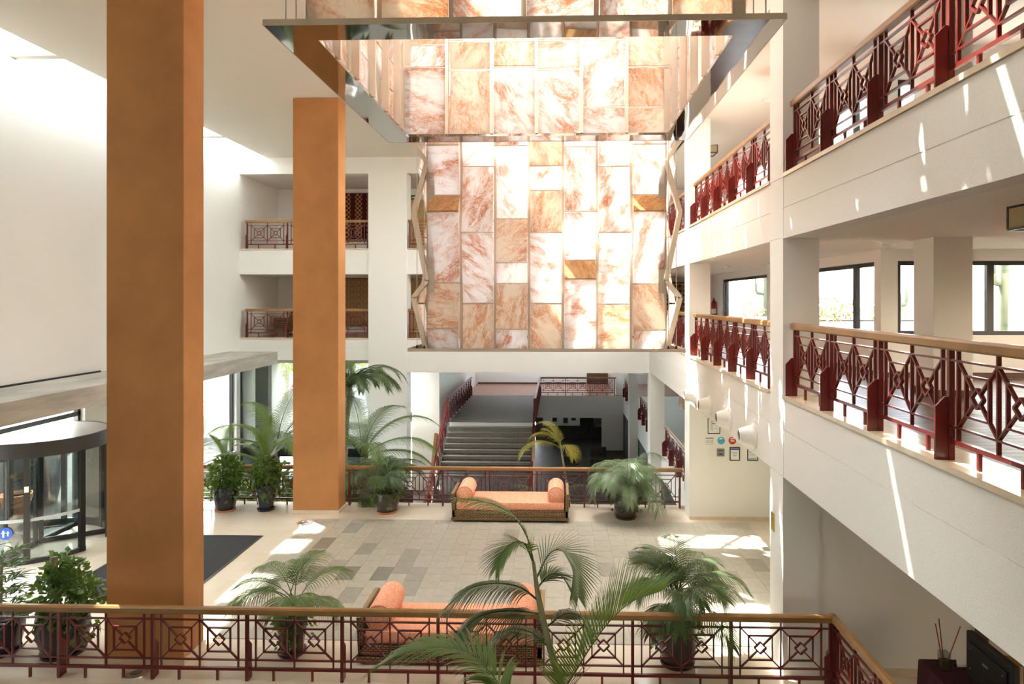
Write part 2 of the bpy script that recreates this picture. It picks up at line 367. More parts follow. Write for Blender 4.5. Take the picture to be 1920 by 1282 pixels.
# roof lights: opaque strips added to shape the sun, and glazing above the openings
rl = MB()
for a, b in ((16.95, 17.95), (18.75, 19.12), (15.55, 15.75), (-3, 5.0)): rl.box(XL-.3, -9.5, a, b, 10.62, 10.7)
rl.box(-2.6, 2.05, 11.0, 12.0, 10.2, 10.3)  # added strip keeping sun off the back of the nearer lantern
s4 = None
struct('sun_block_strips', rl, WALL, 'unseen opaque strips added above the roof slot and lanterns to block sun', 'roof strip')
win = lambda name, label: thing(name, label, 'window', kind='structure')
s1 = win('window_1', 'long narrow roof slot glazing beside the white side wall')
inst('pane', MB().box(XL-.05, -9.55, -2.9, 22.7, 10.55, 10.56).mesh('pane', glass('tinted_slot_glass', (.58,.61,.62), .05)), s1)
s2 = win('window_2', 'unseen opal roof light panes laid out to diffuse sun into the nearer stone lantern')  # unseen panes, arranged to spread daylight inside the lantern
xs = [-2.6, -1.68, -.76, .16, 1.08, 2.05]
for i in range(5):
    inst('pane', MB().box(xs[i], xs[i+1], 6.2, 7.4, 10.06, 10.065).mesh('pane', TINT), s2)
    for j in range(2):
        g0 = .03 if (i+j) % 2 else .008
        inst('pane', MB().box(xs[i]+g0, xs[i+1]-.008, 7.4+j*1.675+.008, 7.4+(j+1)*1.675-g0*1.3, 10.02, 10.04).mesh('pane', DIM), s2)
inst('sun_block_sheet', MB().box(-2.6, 2.05, 5.6, 6.2, 10.0, 10.03).mesh('sun_block_sheet', WALL), s2)  # opaque sheet added to stop sun falling in front of the lantern
s3 = win('window_3', 'clear roof light with diagonal steel truss bars over the farther stone lantern')
inst('pane', MB().box(-2.6, 2.05, 11.05, 17.85, 10.06, 10.07).mesh('pane', TINT3), s3); inst('pane', MB().box(-2.6, 2.05, 17.85, 19.0, 10.06, 10.07).mesh('pane', GLASS), s3)
for i in range(5): inst('pane', MB().box(-2.6+i*.93, -2.6+i*.93+.86, 16.3, 17.8, 10.02, 10.04).mesh('pane', OPAL), s3)
bm_ = MB()
for y in (12.6, 14.2, 16.1, 17.9): inst('bar', MB().bar((-2.6, y, 9.95), (2.05, y, 9.95), .07).mesh('bar', WHITEM), s3)
for x0 in (-2.6, -1.67, -.74, .19, 1.12):
    inst('bar', MB().bar((x0, 17.9, 9.98), (x0+.93, 19.0, 9.98), .10).mesh('bar', WHITEM), s3)
    inst('bar', MB().bar((x0+.93, 17.9, 9.98), (x0, 19.0, 9.98), .10).mesh('bar', WHITEM), s3)
    for ya, yb in ((11.05, 12.6), (12.6, 14.2), (14.2, 16.1)):
        inst('bar', MB().bar((x0, ya, 9.98), (x0+.93, yb, 9.98), .06).mesh('bar', WHITEM), s3)
inst('sun_block_sheet', MB().box(.2, 2.05, 17.9, 19.0, 10.0, 10.03).mesh('sun_block_sheet', WALL), s3)  # opaque sheet narrowing the opening for the sun

# right facade: two gallery bands with a shadow joint and stone kerbs, gallery slabs
def band(mb, z0, zj, z1, y0, y1, x=XR):
    mb.box(x, x+.25, y0, y1, z0, zj-.006); mb.box(x, x+.25, y0, y1, zj+.006, z1-.006); mb.box(x+.01, x+.245, y0+.002, y1-.002, z0+.004, z1-.01)
wr = MB()
COLY = (2.6, 9.3, 15.84, 22.55)
segs = [(-3, 2.6), (3.16, 9.3), (9.86, 15.84), (16.4, 22.55)]
for a, b in segs: band(wr, 2.64, 3.273, 3.68, a, b); band(wr, 5.81, 6.21, 6.62, a, b)
wr.box(XR, XR+.3, -3, YB, 9.1, ZC+.4)
struct('wall_right', wr, STUCCO, 'white textured gallery bands with shadow joints along the atrium side', 'wall')
kb = MB()
for a, b in segs:
    for z in (3.68, 6.62): kb.box(XR-.02, XR+.42, a, b, z, z+.05)
struct('trim_3', kb, KERB, 'beige stone kerbs under the side gallery railings', 'kerb')
cr = thing('wall_columns', 'row of square white columns carrying the side galleries', 'columns', kind='structure')
for y in COLY:
    m_ = MB()
    for a, b in ((0, 2.64), (2.652, 3.68), (3.692, 5.81), (5.822, 6.62), (6.632, 9.72)): m_.box(XR-.006, XR+.47, y, y+.56, a, b)
    m_.box(XR+.006, XR+.46, y+.01, y+.55, .004, 9.7)
    inst('column', m_.mesh('column', WALL), cr)
sg = MB()
for z0, z1 in ((2.64, 3.71), (5.81, 6.65), (9.1, 9.5)): sg.box(XR+.25, 9.5, -3, 11.6, z0, z1).box(XR+.25, 5.45, 11.6, 26, z0, z1)
struct('ceiling_gallery', sg, CEIL, 'plain cream soffits and slabs of the side galleries', 'ceiling')
TIL = struct('floor_gallery', MB().box(XR+.42, 9.3, -3, 11.38, 3.71, 3.722).box(XR+.42, 9.3, -3, 11.38, 6.65, 6.662).box(XR+.42, 5.23, 11.38, 25.9, 3.71, 3.722).box(XR+.42, 5.23, 11.38, 25.9, 6.65, 6.662), TERRATILE, 'brown tiled floor of the side galleries behind the red railings', 'floor')
GT = [plain('brown_gallery_tile_%d' % i, c, .42, var=.15, scale=5, spec=.3) for i, c in enumerate(((.11,.055,.038), (.14,.075,.05), (.095,.048,.03)))]
gtm = [MB().box(.003, .597, .003, .147, 0, .008).mesh('tile', m) for m in GT]
for iy in range(40):
    for ix in range(5):
        inst('tile', gtm[rng.randrange(3)], TIL, (XR+.42+ix*.6-(iy % 2)*.0, 4.2+iy*.15, 3.722))
# outer gallery walls with their windows
XW, YW = 5.23, 11.38
wo = MB()
for dz in (0, 2.94):
    z0 = 4.42 if dz == 0 else 6.75
    wall_with_openings(wo, 'x', XW, XW+.22, YW, 26, L1+dz, 5.81+dz if dz == 0 else 9.1, [(11.62, 14.9, z0, 5.62+dz), (16.9, 22.2, z0, 5.62+dz)])
    wall_with_openings(wo, 'y', YW, YW+.22, XW+.22, 9.5, L1+dz, 5.81+dz if dz == 0 else 9.1, [(5.5, 9.1, z0, 5.62+dz)])
wall_with_openings(wo, 'x', 9.3, 9.5, -3, YW, 0, 3.4, [(1.0, 3.4, .9, 2.45)]); wall_with_openings(wo, 'x', 9.3, 9.5, -3, YW, 3.4, 9.5, [(2.5, 10.6, 4.42, 5.62)])
struct('wall_gallery', wo, WALL, 'white outer walls of the side galleries around the big windows', 'wall')
struct('baseboard_gallery', MB().box(XW-.02, XW, YW, 25.9, L1, L1+.09).box(XW-.02, 9.3, YW-.02, YW, L1, L1+.09), DARKWOOD, 'dark brown skirting of the side gallery', 'baseboard')
gc = thing('wall_gallery_columns', 'inner row of square cream columns standing within the side galleries', 'columns', kind='structure')
for y in (2.6, 9.17, 15.84):
    for z0, z1 in ((L1, 5.81), (L2, 9.1)):
        c_ = inst('column', MB().box(4.89, 5.39, y, y+.5, z0, z1).mesh('column', WALL), gc)
        if z0 == L1: inst('skirting', MB().box(4.88, 5.40, y-.01, y+.51, z0, z0+.09).mesh('skirting', DARKWOOD), c_)
def window(name, label, ax, p, u0, u1, z0, z1, muls, fr=.07, mat=None, gl=None):
    t = win(name, label); mat = mat or BLACK; gl = gl or GLASS
    def B(a, b, c, d, nm):
        mb = MB(); (mb.box(p+.05, p+.13, a, b, c, d) if ax == 'x' else mb.box(a, b, p+.05, p+.13, c, d)); inst(nm, mb.mesh(nm, mat), t)
    B(u0, u1, z0, z0+fr, 'frame'); B(u0, u1, z1-fr, z1, 'frame'); B(u0, u0+fr, z0+fr, z1-fr, 'frame'); B(u1-fr, u1, z0+fr, z1-fr, 'frame')
    for m_ in muls: B(m_-.055, m_+.055, z0+fr, z1-fr, 'mullion')
    cuts = [u0+fr]+sorted(muls)+[u1-fr]
    for a, b in zip(cuts, cuts[1:]):
        mb = MB(); (mb.box(p+.085, p+.095, a, b, z0+fr, z1-fr) if ax == 'x' else mb.box(a, b, p+.085, p+.095, z0+fr, z1-fr)); inst('pane', mb.mesh('pane', gl), t)
    return t
WARM_GLASS = glass('warm_fill_glass', (.92,.80,.66), .05)  # glass tinted to warm the daylight of the two added windows
wdw = window('window_4', 'black framed gallery window seen between two white columns', 'x', XW, 11.62, 14.9, 4.42, 5.62, [12.5])
inst('handle', MB().box(XW, XW+.05, 12.42, 12.45, 4.85, 5.0).mesh('handle', BLACK), wdw)
window('window_5', 'black framed gallery window behind the farther stretch of railing', 'x', XW, 16.9, 22.2, 4.42, 5.62, [17.6, 21.9])
window('window_6', 'wide black framed gallery window facing the camera behind a cream column', 'y', YW, 5.5, 9.1, 4.42, 5.62, [7.0])
window('added_window_14', 'unseen ground floor window added to brighten the desk area', 'x', 9.3, 1.0, 3.4, .9, 2.45, [2.2], gl=WARM_GLASS)  # added out of view to let daylight onto the desk wall
window('added_window_15', 'unseen long window added to brighten the lower side gallery', 'x', 9.3, 2.5, 10.6, 4.42, 5.62, [5.2, 7.9], gl=WARM_GLASS)  # added out of view to lighten the gallery soffit
window('window_7', 'tall upper gallery window behind the red railing', 'x', XW, 11.62, 14.9, 6.75, 8.56, [12.5])
window('window_8', 'upper gallery window behind the farther railing', 'x', XW, 16.9, 22.2, 6.75, 8.56, [19.2])
window('window_9', 'upper gallery window facing the camera', 'y', YW, 5.5, 9.1, 6.75, 8.56, [7.0])

# back facade with galleries
wb = MB()
def bandy(mb, z0, zj, z1, x0, x1):
    mb.box(x0, x1, YB, YB+.25, z0, zj-.006); mb.box(x0, x1, YB, YB+.25, zj+.006, z1-.006); mb.box(x0+.002, x1-.002, YB+.01, YB+.245, z0+.004, z1-.01)
bandy(wb, 5.83, 6.21, 6.64, XL, XR); bandy(wb, 2.98, 3.36, 3.68, XL, -5.0); bandy(wb, 2.58, 2.6, 3.68, -5.0, XR)
wb.box(XL, XR, YB, YB+.25, 9.17, ZC+.4); wb.box(XL, XR, YB+.25, 26, 9.17, 9.5); wb.box(XL, XR+.25, YB+.25, 26, 5.83, 6.62); wb.box(XL, XR+.25, YB+.25, 26, 2.98, 3.68)
wb.box(-6.25, -4.97, YB-.05, YB+.6, -2.8, 9.17)
struct('wall_back', wb, WALL, 'white far gallery front with a broad pillar and two open galleries', 'wall')
struct('wall_back_inner', MB().box(XL-.3, 5.45, 26, 26.3, 2.58, 9.5), WALL, 'white inner wall of the far galleries behind the textiles', 'wall')
struct('trim_4', MB().box(XL, -6.26, YB-.02, YB+.3, 3.68, 3.725).box(-4.96, XR, YB-.02, YB+.3, 3.68, 3.725).box(XL, -6.26, YB-.02, YB+.3, 6.64, 6.685).box(-4.96, XR, YB-.02, YB+.3, 6.64, 6.685), KERB, 'beige stone kerbs under the far gallery railings', 'kerb')
struct('floor_back_gallery', MB().box(XL, XR+.4, YB+.3, 26, 3.68, 3.70).box(XL, XR+.4, YB+.3, 26, 6.62, 6.64), TERRATILE2, 'brown tiled floor of the far galleries', 'floor')
# ground floor walls on the right
struct('wall_certificates', MB().box(XR, 6.6, 15.85, 16.1, 0, 2.64).box(6.4, 6.6, 9.6, 15.85, 0, 2.64), WALL, 'white wall with small certificates under the side gallery', 'wall')
struct('baseboard_certificates', MB().box(XR-.0, 6.4, 15.835, 15.85, 0, .075), KERB, 'beige stone skirting below the certificates', 'baseboard')
struct('wall_desk', MB().box(XR+.47, 9.3, 9.35, 9.6, 0, 2.64), WALL, 'shaded plain wall behind the reception desk', 'wall')
struct('baseboard_desk', MB().box(XR, 9.3, 9.33, 9.35, 0, .1), KERB, 'beige skirting behind the desk', 'baseboard')
d1 = thing('door_1', 'brown wooden door frame behind the monitor', 'door', kind='structure')
inst('jamb', MB().box(5.52, 5.66, 9.28, 9.35, 0, 2.1).mesh('jamb', DARKWOOD), d1); inst('leaf', MB().box(5.66, 6.5, 9.32, 9.35, 0, 2.05).mesh('leaf', plain('pale_door', (.62,.55,.47), .6)), d1)
inst('jamb', MB().box(6.5, 6.64, 9.28, 9.35, 0, 2.1).mesh('jamb', DARKWOOD), d1)
# rooms around the stairwell
struct('wall_stair_side', MB().box(-5.07, -4.82, 28.8, 40.9, -2.8, 2.6), WALL, 'white wall along the grey staircase', 'wall')
struct('wall_garden_side', MB().box(-6.5, -6.3, 23.4, 41, -2.8, -.02), WALL, 'low retaining wall beside the stairwell garden', 'wall')
struct('wall_stair_pier', MB().box(-5.95, -4.82, 28.2, 28.8, -2.8, 2.6), WALL, 'grey shaded broad pier before the staircase', 'pier')
struct('wall_far_end', MB().box(-4.9, 6.6, 40.9, 41.2, -1.2, 2.9), WALL, 'pale end wall beyond the far landing', 'wall')
struct('wall_passage_pier', MB().box(3.05, 3.42, YB+.05, 23.5, -2.8, 2.6), WALL, 'white pier under the end of the far gallery beam', 'pier')
struct('wall_passage_pier_far', MB().box(3.05, 3.42, 29.4, 30.0, -2.8, 2.6), WALL, 'second white pier farther along the stairwell passage', 'pier')
struct('wall_lounge_end', MB().box(2.3, 3.4, 35.9, 36.2, -2.8, -1.13).box(3.05, 3.42, 36.2, 36.8, -2.8, 2.6), WALL, 'white wall end beside the dark lounge', 'wall')
struct('ceiling_stairwell', MB().box(-6.3, 6.6, 23.06, 36.6, 2.6, 2.95).box(-5, -3.6, 36.6, 41, 2.6, 2.95).box(2.2, 6.6, 36.6, 41, 2.6, 2.95), WALL, 'white ceiling over the far stairwell', 'ceiling')
struct('wall_passage', MB().box(6.4, 6.6, 16.1, 29.5, -.85, 2.6).box(6.4, 6.6, 29.5, 41, -.85, .9), WALL, 'white outer wall of the stairwell passage', 'wall')
struct('trim_6', MB().box(-2.6, 2.05, 11.3, 11.42, ZC, ZC+.12).box(-2.6, 2.05, 15.58, 15.7, ZC, ZC+.12), WHITEM, 'white hanger beams carrying the farther lantern', 'beam')
struct('wall_lower_room', MB().box(-1.2, 3.6, 38.5, 38.7, -2.8, -1.13).box(3.4, 3.6, 16.9, 38.5, -2.8, -.85), STONE_DK, 'dark stone wall of the lower lounge', 'wall')
s5 = win('added_window_13', 'unseen opal roof light added to brighten the far landing')  # roof opening added to lighten the dark stairwell
inst('pane', MB().box(-3.6, 2.2, 36.6, 41, 2.8, 2.82).mesh('pane', opal('dim_opal_glass', (.30,.31,.33), .7)), s5)
# camera side gallery and end wall
struct('wall_front', MB().box(XL-.3, 9.5, -3.3, -3, -3.1, 10.5).box(XL, 3.2, -3, 1.6, 2.64, 3.73), WALL, 'white end wall and gallery on the near side', 'wall')
struct('trim_5', MB().box(XL, 3.62, 8.80, 8.86, -.35, .0).box(XL, 3.62, 16.9, 16.95, -.3, 0), KERB, 'stone edging of the lobby floor', 'kerb')

# orange columns
for i, y in enumerate((9.33, 16.04)):
    t = thing('orange_column', ('tall orange stucco column nearest the camera, beside the revolving door', 'tall orange stucco column standing farther back between the potted palms')[i], 'column', (-5.65, y, 0), 0, 'orange atrium columns')
    inst('shaft', MB().box(-.54, .54, 0, .55, .07, ZC).mesh('shaft', ORANGE, bevel=.02), t)
    inst('plinth', MB().box(-.56, .56, -.02, .57, 0, .075).mesh('plinth', KERB), t)
# sloping roof glazing on the left below the canopy
def glazing(name, label, y0, y1, posts, transom=None):
    t = win(name, label)
    for y in posts: inst('mullion', MB().box(XL-.2, XL-.1, y-.04, y+.04, 0, 2.95).mesh('mullion', DKFRAME), t)
    if transom: inst('transom', MB().box(XL-.2, XL-.1, y0, y1, transom-.05, transom+.05).mesh('transom', DKFRAME), t)
    inst('sill', MB().box(XL-.2, XL-.1, y0, y1, 0, .05).mesh('sill', DKFRAME), t)
    pp = sorted(set([y0]+list(posts)+[y1]))
    for a, b in zip(pp, pp[1:]):
        if name == 'window_10' and a > 12.5 and b < 15.3: inst('pane', MB().box(XL-.16, XL-.15, a, b, 2.5, 2.95).mesh('pane', TINT), t)
        else: inst('pane', MB().box(XL-.16, XL-.15, a, b, .05, 2.95).mesh('pane', TINT), t)
    return t
glazing('window_10', 'dark framed glazing around the revolving door under the canopy', 9.2, 15.25, [9.25, 11.0, 12.55, 15.2], 2.45)
glazing('window_11', 'tall glazing beside the potted plants between concrete posts', 17.2, 22.6, [17.25, 20.0, 22.55])
g2 = win('window_12', 'glazed far end wall behind the palms with a slim dark mullion')
inst('pane', MB().box(XL, -6.3, YB+.12, YB+.13, -2.8, 2.98).mesh('pane', TINT), g2)
for x in (XL+.03, -8.4): inst('mullion', MB().box(x-.03, x+.03, YB+.08, YB+.16, -2.8, 2.98).mesh('mullion', DKFRAME), g2)

# ------------------------------------------------------------------ railings
RC = {}
def rmesh(key, fn):
    if key not in RC: RC[key] = fn()
    return RC[key]
def hand_profile(w=.045, z0=.87, z1=.96): return [(-w, z0+.015), (-w+.012, z0), (w-.012, z0), (w, z0+.015), (w, z1-.02), (w-.02, z1), (-w+.02, z1), (-w, z1-.02)]
def railing(label, p0, ang, nb, bay, fin=-1, group='red steel railings with lattice squares', wood=None, fins=True, name='railing', first=True):
    t = thing(name, label, 'railing', p0, ang, group)
    L = nb*bay; wood = wood or WOOD
    inst('handrail', MB().prism(hand_profile(), -.06, L+.06, 'x').mesh('handrail', wood), t)
    r = .017
    for z, h in ((.79, r), (.27, r)):
        inst('rail_bar', rmesh(('h', round(L, 3), z), lambda: MB().box(0, L, -.016, .016, z-.008, z+.008).mesh('rail_bar', RED)), t)
    inst('bottom_rail', rmesh(('b', round(L, 3)), lambda: MB().box(0, L, -.02, .02, .135, .17).mesh('bottom_rail', RED)), t)
    pm = rmesh('post', lambda: MB().box(-.019, .019, -.022, .022, 0, .875).mesh('post', RED))
    fm = rmesh(('fin', fin), lambda: MB().prism([(fin*.022, 0), (fin*.125, 0), (fin*.125, .42), (fin*.05, .50), (fin*.022, .50)], -.01, .01, 'x').mesh('fin_plate', RED))
    vm = rmesh('bal', lambda: MB().box(-r/2, r/2, -.015, .015, .17, .87).mesh('baluster', RED))
    sm = rmesh('stub', lambda: MB().box(-.014, .014, -.014, .014, 0, .14).mesh('stub_foot', RED))
    half = .255*bay/1.25*1.0 if bay > 1.1 else .235*bay/1.15
    mcx = [bay/2-half, bay/2+half]
    hs_, hz = half*.585, .155
    def fr():
        m = MB()
        d = .014
        m.box(-hs_, hs_, -d, d, .53+hz-r/2, .53+hz+r/2).box(-hs_, hs_, -d, d, .53-hz-r/2, .53-hz+r/2)
        m.box(-hs_-r/2, -hs_+r/2, -d, d, .53-hz, .53+hz).box(hs_-r/2, hs_+r/2, -d, d, .53-hz, .53+hz); return m.mesh('square_frame', RED)
    def dia():
        m = MB(); d = .075; c = [(d, 0), (0, d), (-d, 0), (0, -d)]
        for i in range(4):
            a, b = c[i], c[(i+1) % 4]; m.bar((a[0], 0, .53+a[1]), (b[0], 0, .53+b[1]), r, .03, (0, 1, 0))
        return m.mesh('diamond', RED)
    def diag(sx, sz): return MB().bar((sx*half, 0, .53+sz*.26), (sx*.037, 0, .53+sz*.037), .016, .028, (0, 1, 0)).mesh('diagonal_bar', RED)
    k = round(half, 4)
    frm = rmesh(('f', k), fr); dm = rmesh('d', dia)
    dg = [rmesh(('g', k, a, b), lambda a=a, b=b: diag(a, b)) for a in (-1, 1) for b in (-1, 1)]
    for i in range(nb+1):
        if i == 0 and not first: continue
        p = inst('post', pm, t, (i*bay, 0, 0))
        if fins: inst('fin_plate', fm, p)
    for i in range(nb):
        for x in (bay/2-2*half, bay/2, bay/2+2*half): inst('baluster', vm, t, (i*bay+x, 0, 0))
        for x in mcx:
            inst('square_frame', frm, t, (i*bay+x, 0, 0)); inst('diamond', dm, t, (i*bay+x, 0, 0)); inst('stub_foot', sm, t, (i*bay+x-.02, 0, 0))
            for d_ in dg: inst('diagonal_bar', d_, t, (i*bay+x, 0, 0))
    return t
PI = math.pi
railing('wooden topped red railing across the foreground edge of the lobby', (3.49-1.26*11, 8.98, 0), 0, 11, 1.26, 1)
railing('short red railing turning back towards the camera at the desk corner', (3.54, 9.0-1.26*4, 0), PI/2, 4, 1.255, 1, first=True)
railing('red railing behind the far daybed at the edge of the stairwell', (-5.05, 16.7, 0), 0, 7, 1.14, 1)
railing('red railing behind the two potted plants, beyond the orange column', (-10.45, 16.7, 0), 0, 4, 1.05, 1)
for lv, z, nm in ((0, 3.73, 'lower'), (1, 6.67, 'upper')):
    railing('nearest stretch of red railing along the %s side gallery' % nm, (XR+.12, 3.2, z), PI/2, 5, 1.2, 1, 'side gallery railings')
    railing('middle stretch of red railing along the %s side gallery, between two columns' % nm, (XR+.12, 9.97, z), PI/2, 5, 1.15, 1, 'side gallery railings')
    railing('farthest stretch of red railing along the %s side gallery' % nm, (XR+.12, 16.52, z), PI/2, 5, 1.18, 1, 'side gallery railings')
    zz = 3.725 if lv == 0 else 6.685
    railing('red railing of the %s far gallery beside the white side wall' % nm, (XL+.22, YB+.12, zz), 0, 3, 1.36, -1, 'far gallery railings')
    railing('red railing of the %s far gallery behind the stone lantern' % nm, (-4.9, YB+.12, zz), 0, 6, 1.27, -1, 'far gallery railings')
railing('red railing at the far landing beyond the stairwell', (-.85, 36.0, .012), 0, 3, 1.27, 1, 'stairwell railings')
railing('red railing along the stairwell side passage, nearest stretch', (3.46, 17.0, 0), PI/2, 4, 1.3, 1, 'stairwell railings')
railing('red railing along the stairwell side passage, middle stretch', (3.46, 23.7, 0), PI/2, 4, 1.3, 1, 'stairwell railings')
railing('red railing along the stairwell side passage, farthest stretch', (3.46, 30.3, 0), PI/2, 4, 1.3, 1, 'stairwell railings')

# ------------------------------------------------------------------ grey staircase and its sloping railings
SX0, SX1 = -4.4, -.97
st = thing('staircase', 'wide grey stone staircase descending from the far landing', 'staircase', (SX0, 28.2, 0))
sm_ = MB().box(0, SX1-SX0, -.32, 0, -.165, 0).box(-.0, SX1-SX0, -.33, -.28, -.03, 0).mesh('step', STAIR)
for i in range(17): inst('step', sm_, st, (0, -.3*i, -.165*(i+1)+.0))
inst('landing_paving', MB().box(0, SX1-SX0, 0, 7.75, -.02, .005).mesh('landing_paving', STAIR), st)
inst('soffit', MB().prism([(0, -.3), (0, -.165), (-5.1, -2.8), (-5.6, -2.8)], 0.02, SX1-SX0-.02, 'x').mesh('soffit', STONE_DK), st)
def stair_rail(label, x):
    t = thing('stair_railing', label, 'railing', (x, 28.2, 0), 0, 'sloping stair railings')
    pts = [(0, 7.7, .93), (0, 0, .93), (0, -5.0, -1.85)]
    mb = MB()
    for a, b in zip(pts, pts[1:]): mb.bar(a, b, .09, .08)
    inst('handrail', mb.mesh('handrail', WOOD if False else RED), t)
    mb = MB()
    for off in (.16, .68, .8):
        q = [(p[0], p[1], p[2]-off) for p in pts]
        for a, b in zip(q, q[1:]): inst('rail_bar', MB().bar(a, b, .025, .03).mesh('rail_bar', RED), t)
    fmx = MB().prism([(-.06, 0), (.06, 0), (.06, .45), (0, .55), (0, .93), (-.06, .93)], -.012, .012, 'y').mesh('post', RED)
    dm = MB()
    c = [(0, -.28, .47), (0, 0, .75), (0, .28, .47), (0, 0, .19)]
    for i in range(4): dm.bar(c[i], c[(i+1) % 4], .03, .03)
    dm = dm.mesh('diamond', RED)
    y = 7.6
    while y > -5:
        z = 0 if y > 0 else y*.55
        inst('post', fmx, t, (0, y, z)); 
        if y > -4.6: inst('diamond', dm, t, (0, y-.42, 0 if y > .3 else (y-.42)*.55))
        y -= .84
    return t
stair_rail('red railing along the open side of the grey staircase, towards the white pier', SX0-.06)
stair_rail('red railing along the side of the grey staircase next to the dark lounge', SX1+.06)
fk = thing('wooden_rail_panel', 'broad brown wooden handrail panel at the foot of the staircase', 'handrail', (SX0-.1, 23.6, -2.8), 0, 'wooden stair ends')
inst('board', MB().prism([(0, .0), (.35, 0), (2.2, 2.75), (1.95, 2.85)], -.05, .05, 'x').mesh('board', WOOD), fk)
fk2 = thing('wooden_rail_panel', 'second brown wooden handrail panel, on the lounge side of the stair', 'handrail', (SX1+.1, 23.6, -2.8), 0, 'wooden stair ends')
inst('board', MB().prism([(0, .0), (.35, 0), (2.2, 2.75), (1.95, 2.85)], -.05, .05, 'x').mesh('board', WOOD), fk2)

# ------------------------------------------------------------------ stone lanterns (chandeliers)
def chandelier(label, cx, cy, rz, top, Wd, ring_w, ncol, pitch, inset, rows_front, rows_pool, amp, cols_front=None, seed=1, lamp=0):
    g = random.Random(seed)
    t = thing('chandelier', label, 'chandelier', (cx, cy, rz), 0, 'hanging alabaster lanterns')
    a, b = Wd/2, Wd/2-ring_w
    for k in range(4):
        m = MB(); n = [(-a, -a), (a, -a), (b, -b), (-b, -b)]
        m.prism(n, 0, .035, 'z'); inst('ring_plate', m.mesh('ring_plate', MIRROR), t, (0, 0, 0), (0, 0, k*PI/2))
        inst('ring_lip', MB().box(-a, a, -a-.006, -a, -.003, .05).mesh('ring_lip', STEEL), t, (0, 0, 0), (0, 0, k*PI/2))
    span = ncol*pitch; pw = pitch-.055; H = top-rz; pc = {}; face = Wd/2-inset
    for k in range(4):
        rotk = Matrix.Rotation(k*PI/2, 4, 'Z')
        for c in range(ncol):
            u = (-span/2+(c+.5)*pitch)*(1 if k % 2 == 0 else .955)
            if k == 0 and rows_front: zs = [0]+[z for z in rows_front[c]]
            else: zs = [0]+[z for z in g.choice(rows_pool)]
            while zs[-1] < H-.2: zs.append(min(H, zs[-1]+g.choice((.4, .85, 1.05, 1.1))))
            zs[-1] = H
            offs = [amp*((i+c) % 2) for i in range(len(zs))]
            offs[0] = 0 if c % 2 else amp*.3
            for i in range(len(zs)-1):
                z0, z1, o0, o1 = zs[i]+.02, zs[i+1]-.012, offs[i], offs[i+1]
                ln = math.hypot(z1-z0, o1-o0); tilt = math.atan2(o1-o0, z1-z0)
                if cols_front and k == 0 and i < len(cols_front[c]): mt = cols_front[c][i]
                else: mt = g.choice((AL_W, AL_W, AL_W, AL_W, AL_P, AL_P, AL_P)) if z1-z0 > .3 else g.choice((AL_W, AL_T, AL_P))
                key = (round(ln, 2), mt.name)
                if key not in pc: pc[key] = MB().box(-pw/2, pw/2, -.011, .011, -ln/2, ln/2).mesh('panel', mt)
                loc = rotk @ Vector((u, -face-(o0+o1)/2, (z0+z1)/2))
                inst('panel', pc[key], t, loc, (rotk @ Matrix.Rotation(tilt, 4, 'X')))
            if k in (0, 2):
                for i in range(1, len(zs)-1):
                    cbm = rmesh(('cb', pitch), lambda: MB().box(-pitch/2+.005, pitch/2-.005, -.012, .012, -.007, .007).mesh('cross_bar', STEEL))
                    inst('cross_bar', cbm, t, rotk @ Vector((u, -face-offs[i], zs[i]+.004)), rotk)
        mm = rmesh(('mul', H), lambda: MB().box(-.023, .023, -.06, .03, 0, H).mesh('mullion', STEEL))
        for c in range(ncol+1):
            inst('mullion', mm, t, rotk @ Vector((-span/2+c*pitch, -face+.06, .03)), rotk)
    if rows_front:
        zz = [0, .85, 1.13, 2.26, 3.10, 3.45, 4.3, 4.65, H]; oo = [.02, .23, .0, .23, .0, .23, 0, .23, 0]
        for sx in (-1, 1):
            for sy in (-1, 1):
                for i in range(len(zz)-1):
                    inst('edge_flange', MB().bar((sx*(span/2+.01+oo[i]), sy*face, zz[i]+.03), (sx*(span/2+.01+oo[i+1]), sy*face, zz[i+1]+.03), .13, .075, (1, 0, .01)).mesh('edge_flange', FLANGE), t)
    cm = MB().tube([(0, 0, 0), (0, 0, ZC-rz)], .006, 5).mesh('cable', WIRE); wm = MB().lathe([(.018, 0), (.022, .03), (.008, .06)], 10).mesh('cable_weight', BLACK)
    for sx in (-1, 1):
        for sy in (-1, 1):
            for e, f in ((.1, .25), (.25, .1)):
                c_ = inst('cable', cm, t, (sx*(a-e), sy*(a-f), .03)); inst('cable_weight', wm, c_, (0, 0, 0))
    return t
Dp = 11.45
def rows(px): return [max(.1, (656-y)*Dp/1300) for y in px]
rf = [rows(p) for p in ([615, 529, 397, 362.7, 272], [568, 436, 308], [616, 530, 491, 407.5, 274], [568, 436, 354, 312], [523.5, 486, 397, 272], [569, 436, 309], [617, 531, 398, 363, 273])]
cf = [[AL_W, AL_P, AL_W, AL_W, AL_T, AL_W], [AL_P, AL_W, AL_W, AL_W], [AL_W, AL_P, AL_W, AL_P, AL_W], [AL_P, AL_W, AL_P, AL_W, AL_P], [AL_W, AL_T, AL_W, AL_W], [AL_P, AL_W, AL_W, AL_W], [AL_W, AL_P, AL_W, AL_T, AL_W]]
cf[0] = [AL_W, AL_P, AL_W, AL_T, AL_W]; 
pool2 = [rows(p) for p in ([615, 529, 397, 363, 272], [568, 436, 308])]
chandelier('farther hanging lantern of veined alabaster panels reaching down to mid height', -.19, 11.25+2.25, 4.15, 9.62, 4.5, .28, 7, .565, .3, rf, pool2, .2, cf, 3)
pool1 = [[.42, 1.45, 2.0], [1.02, 1.45], [.44, 1.0, 2.1], [1.02, 1.4, 2.0]]
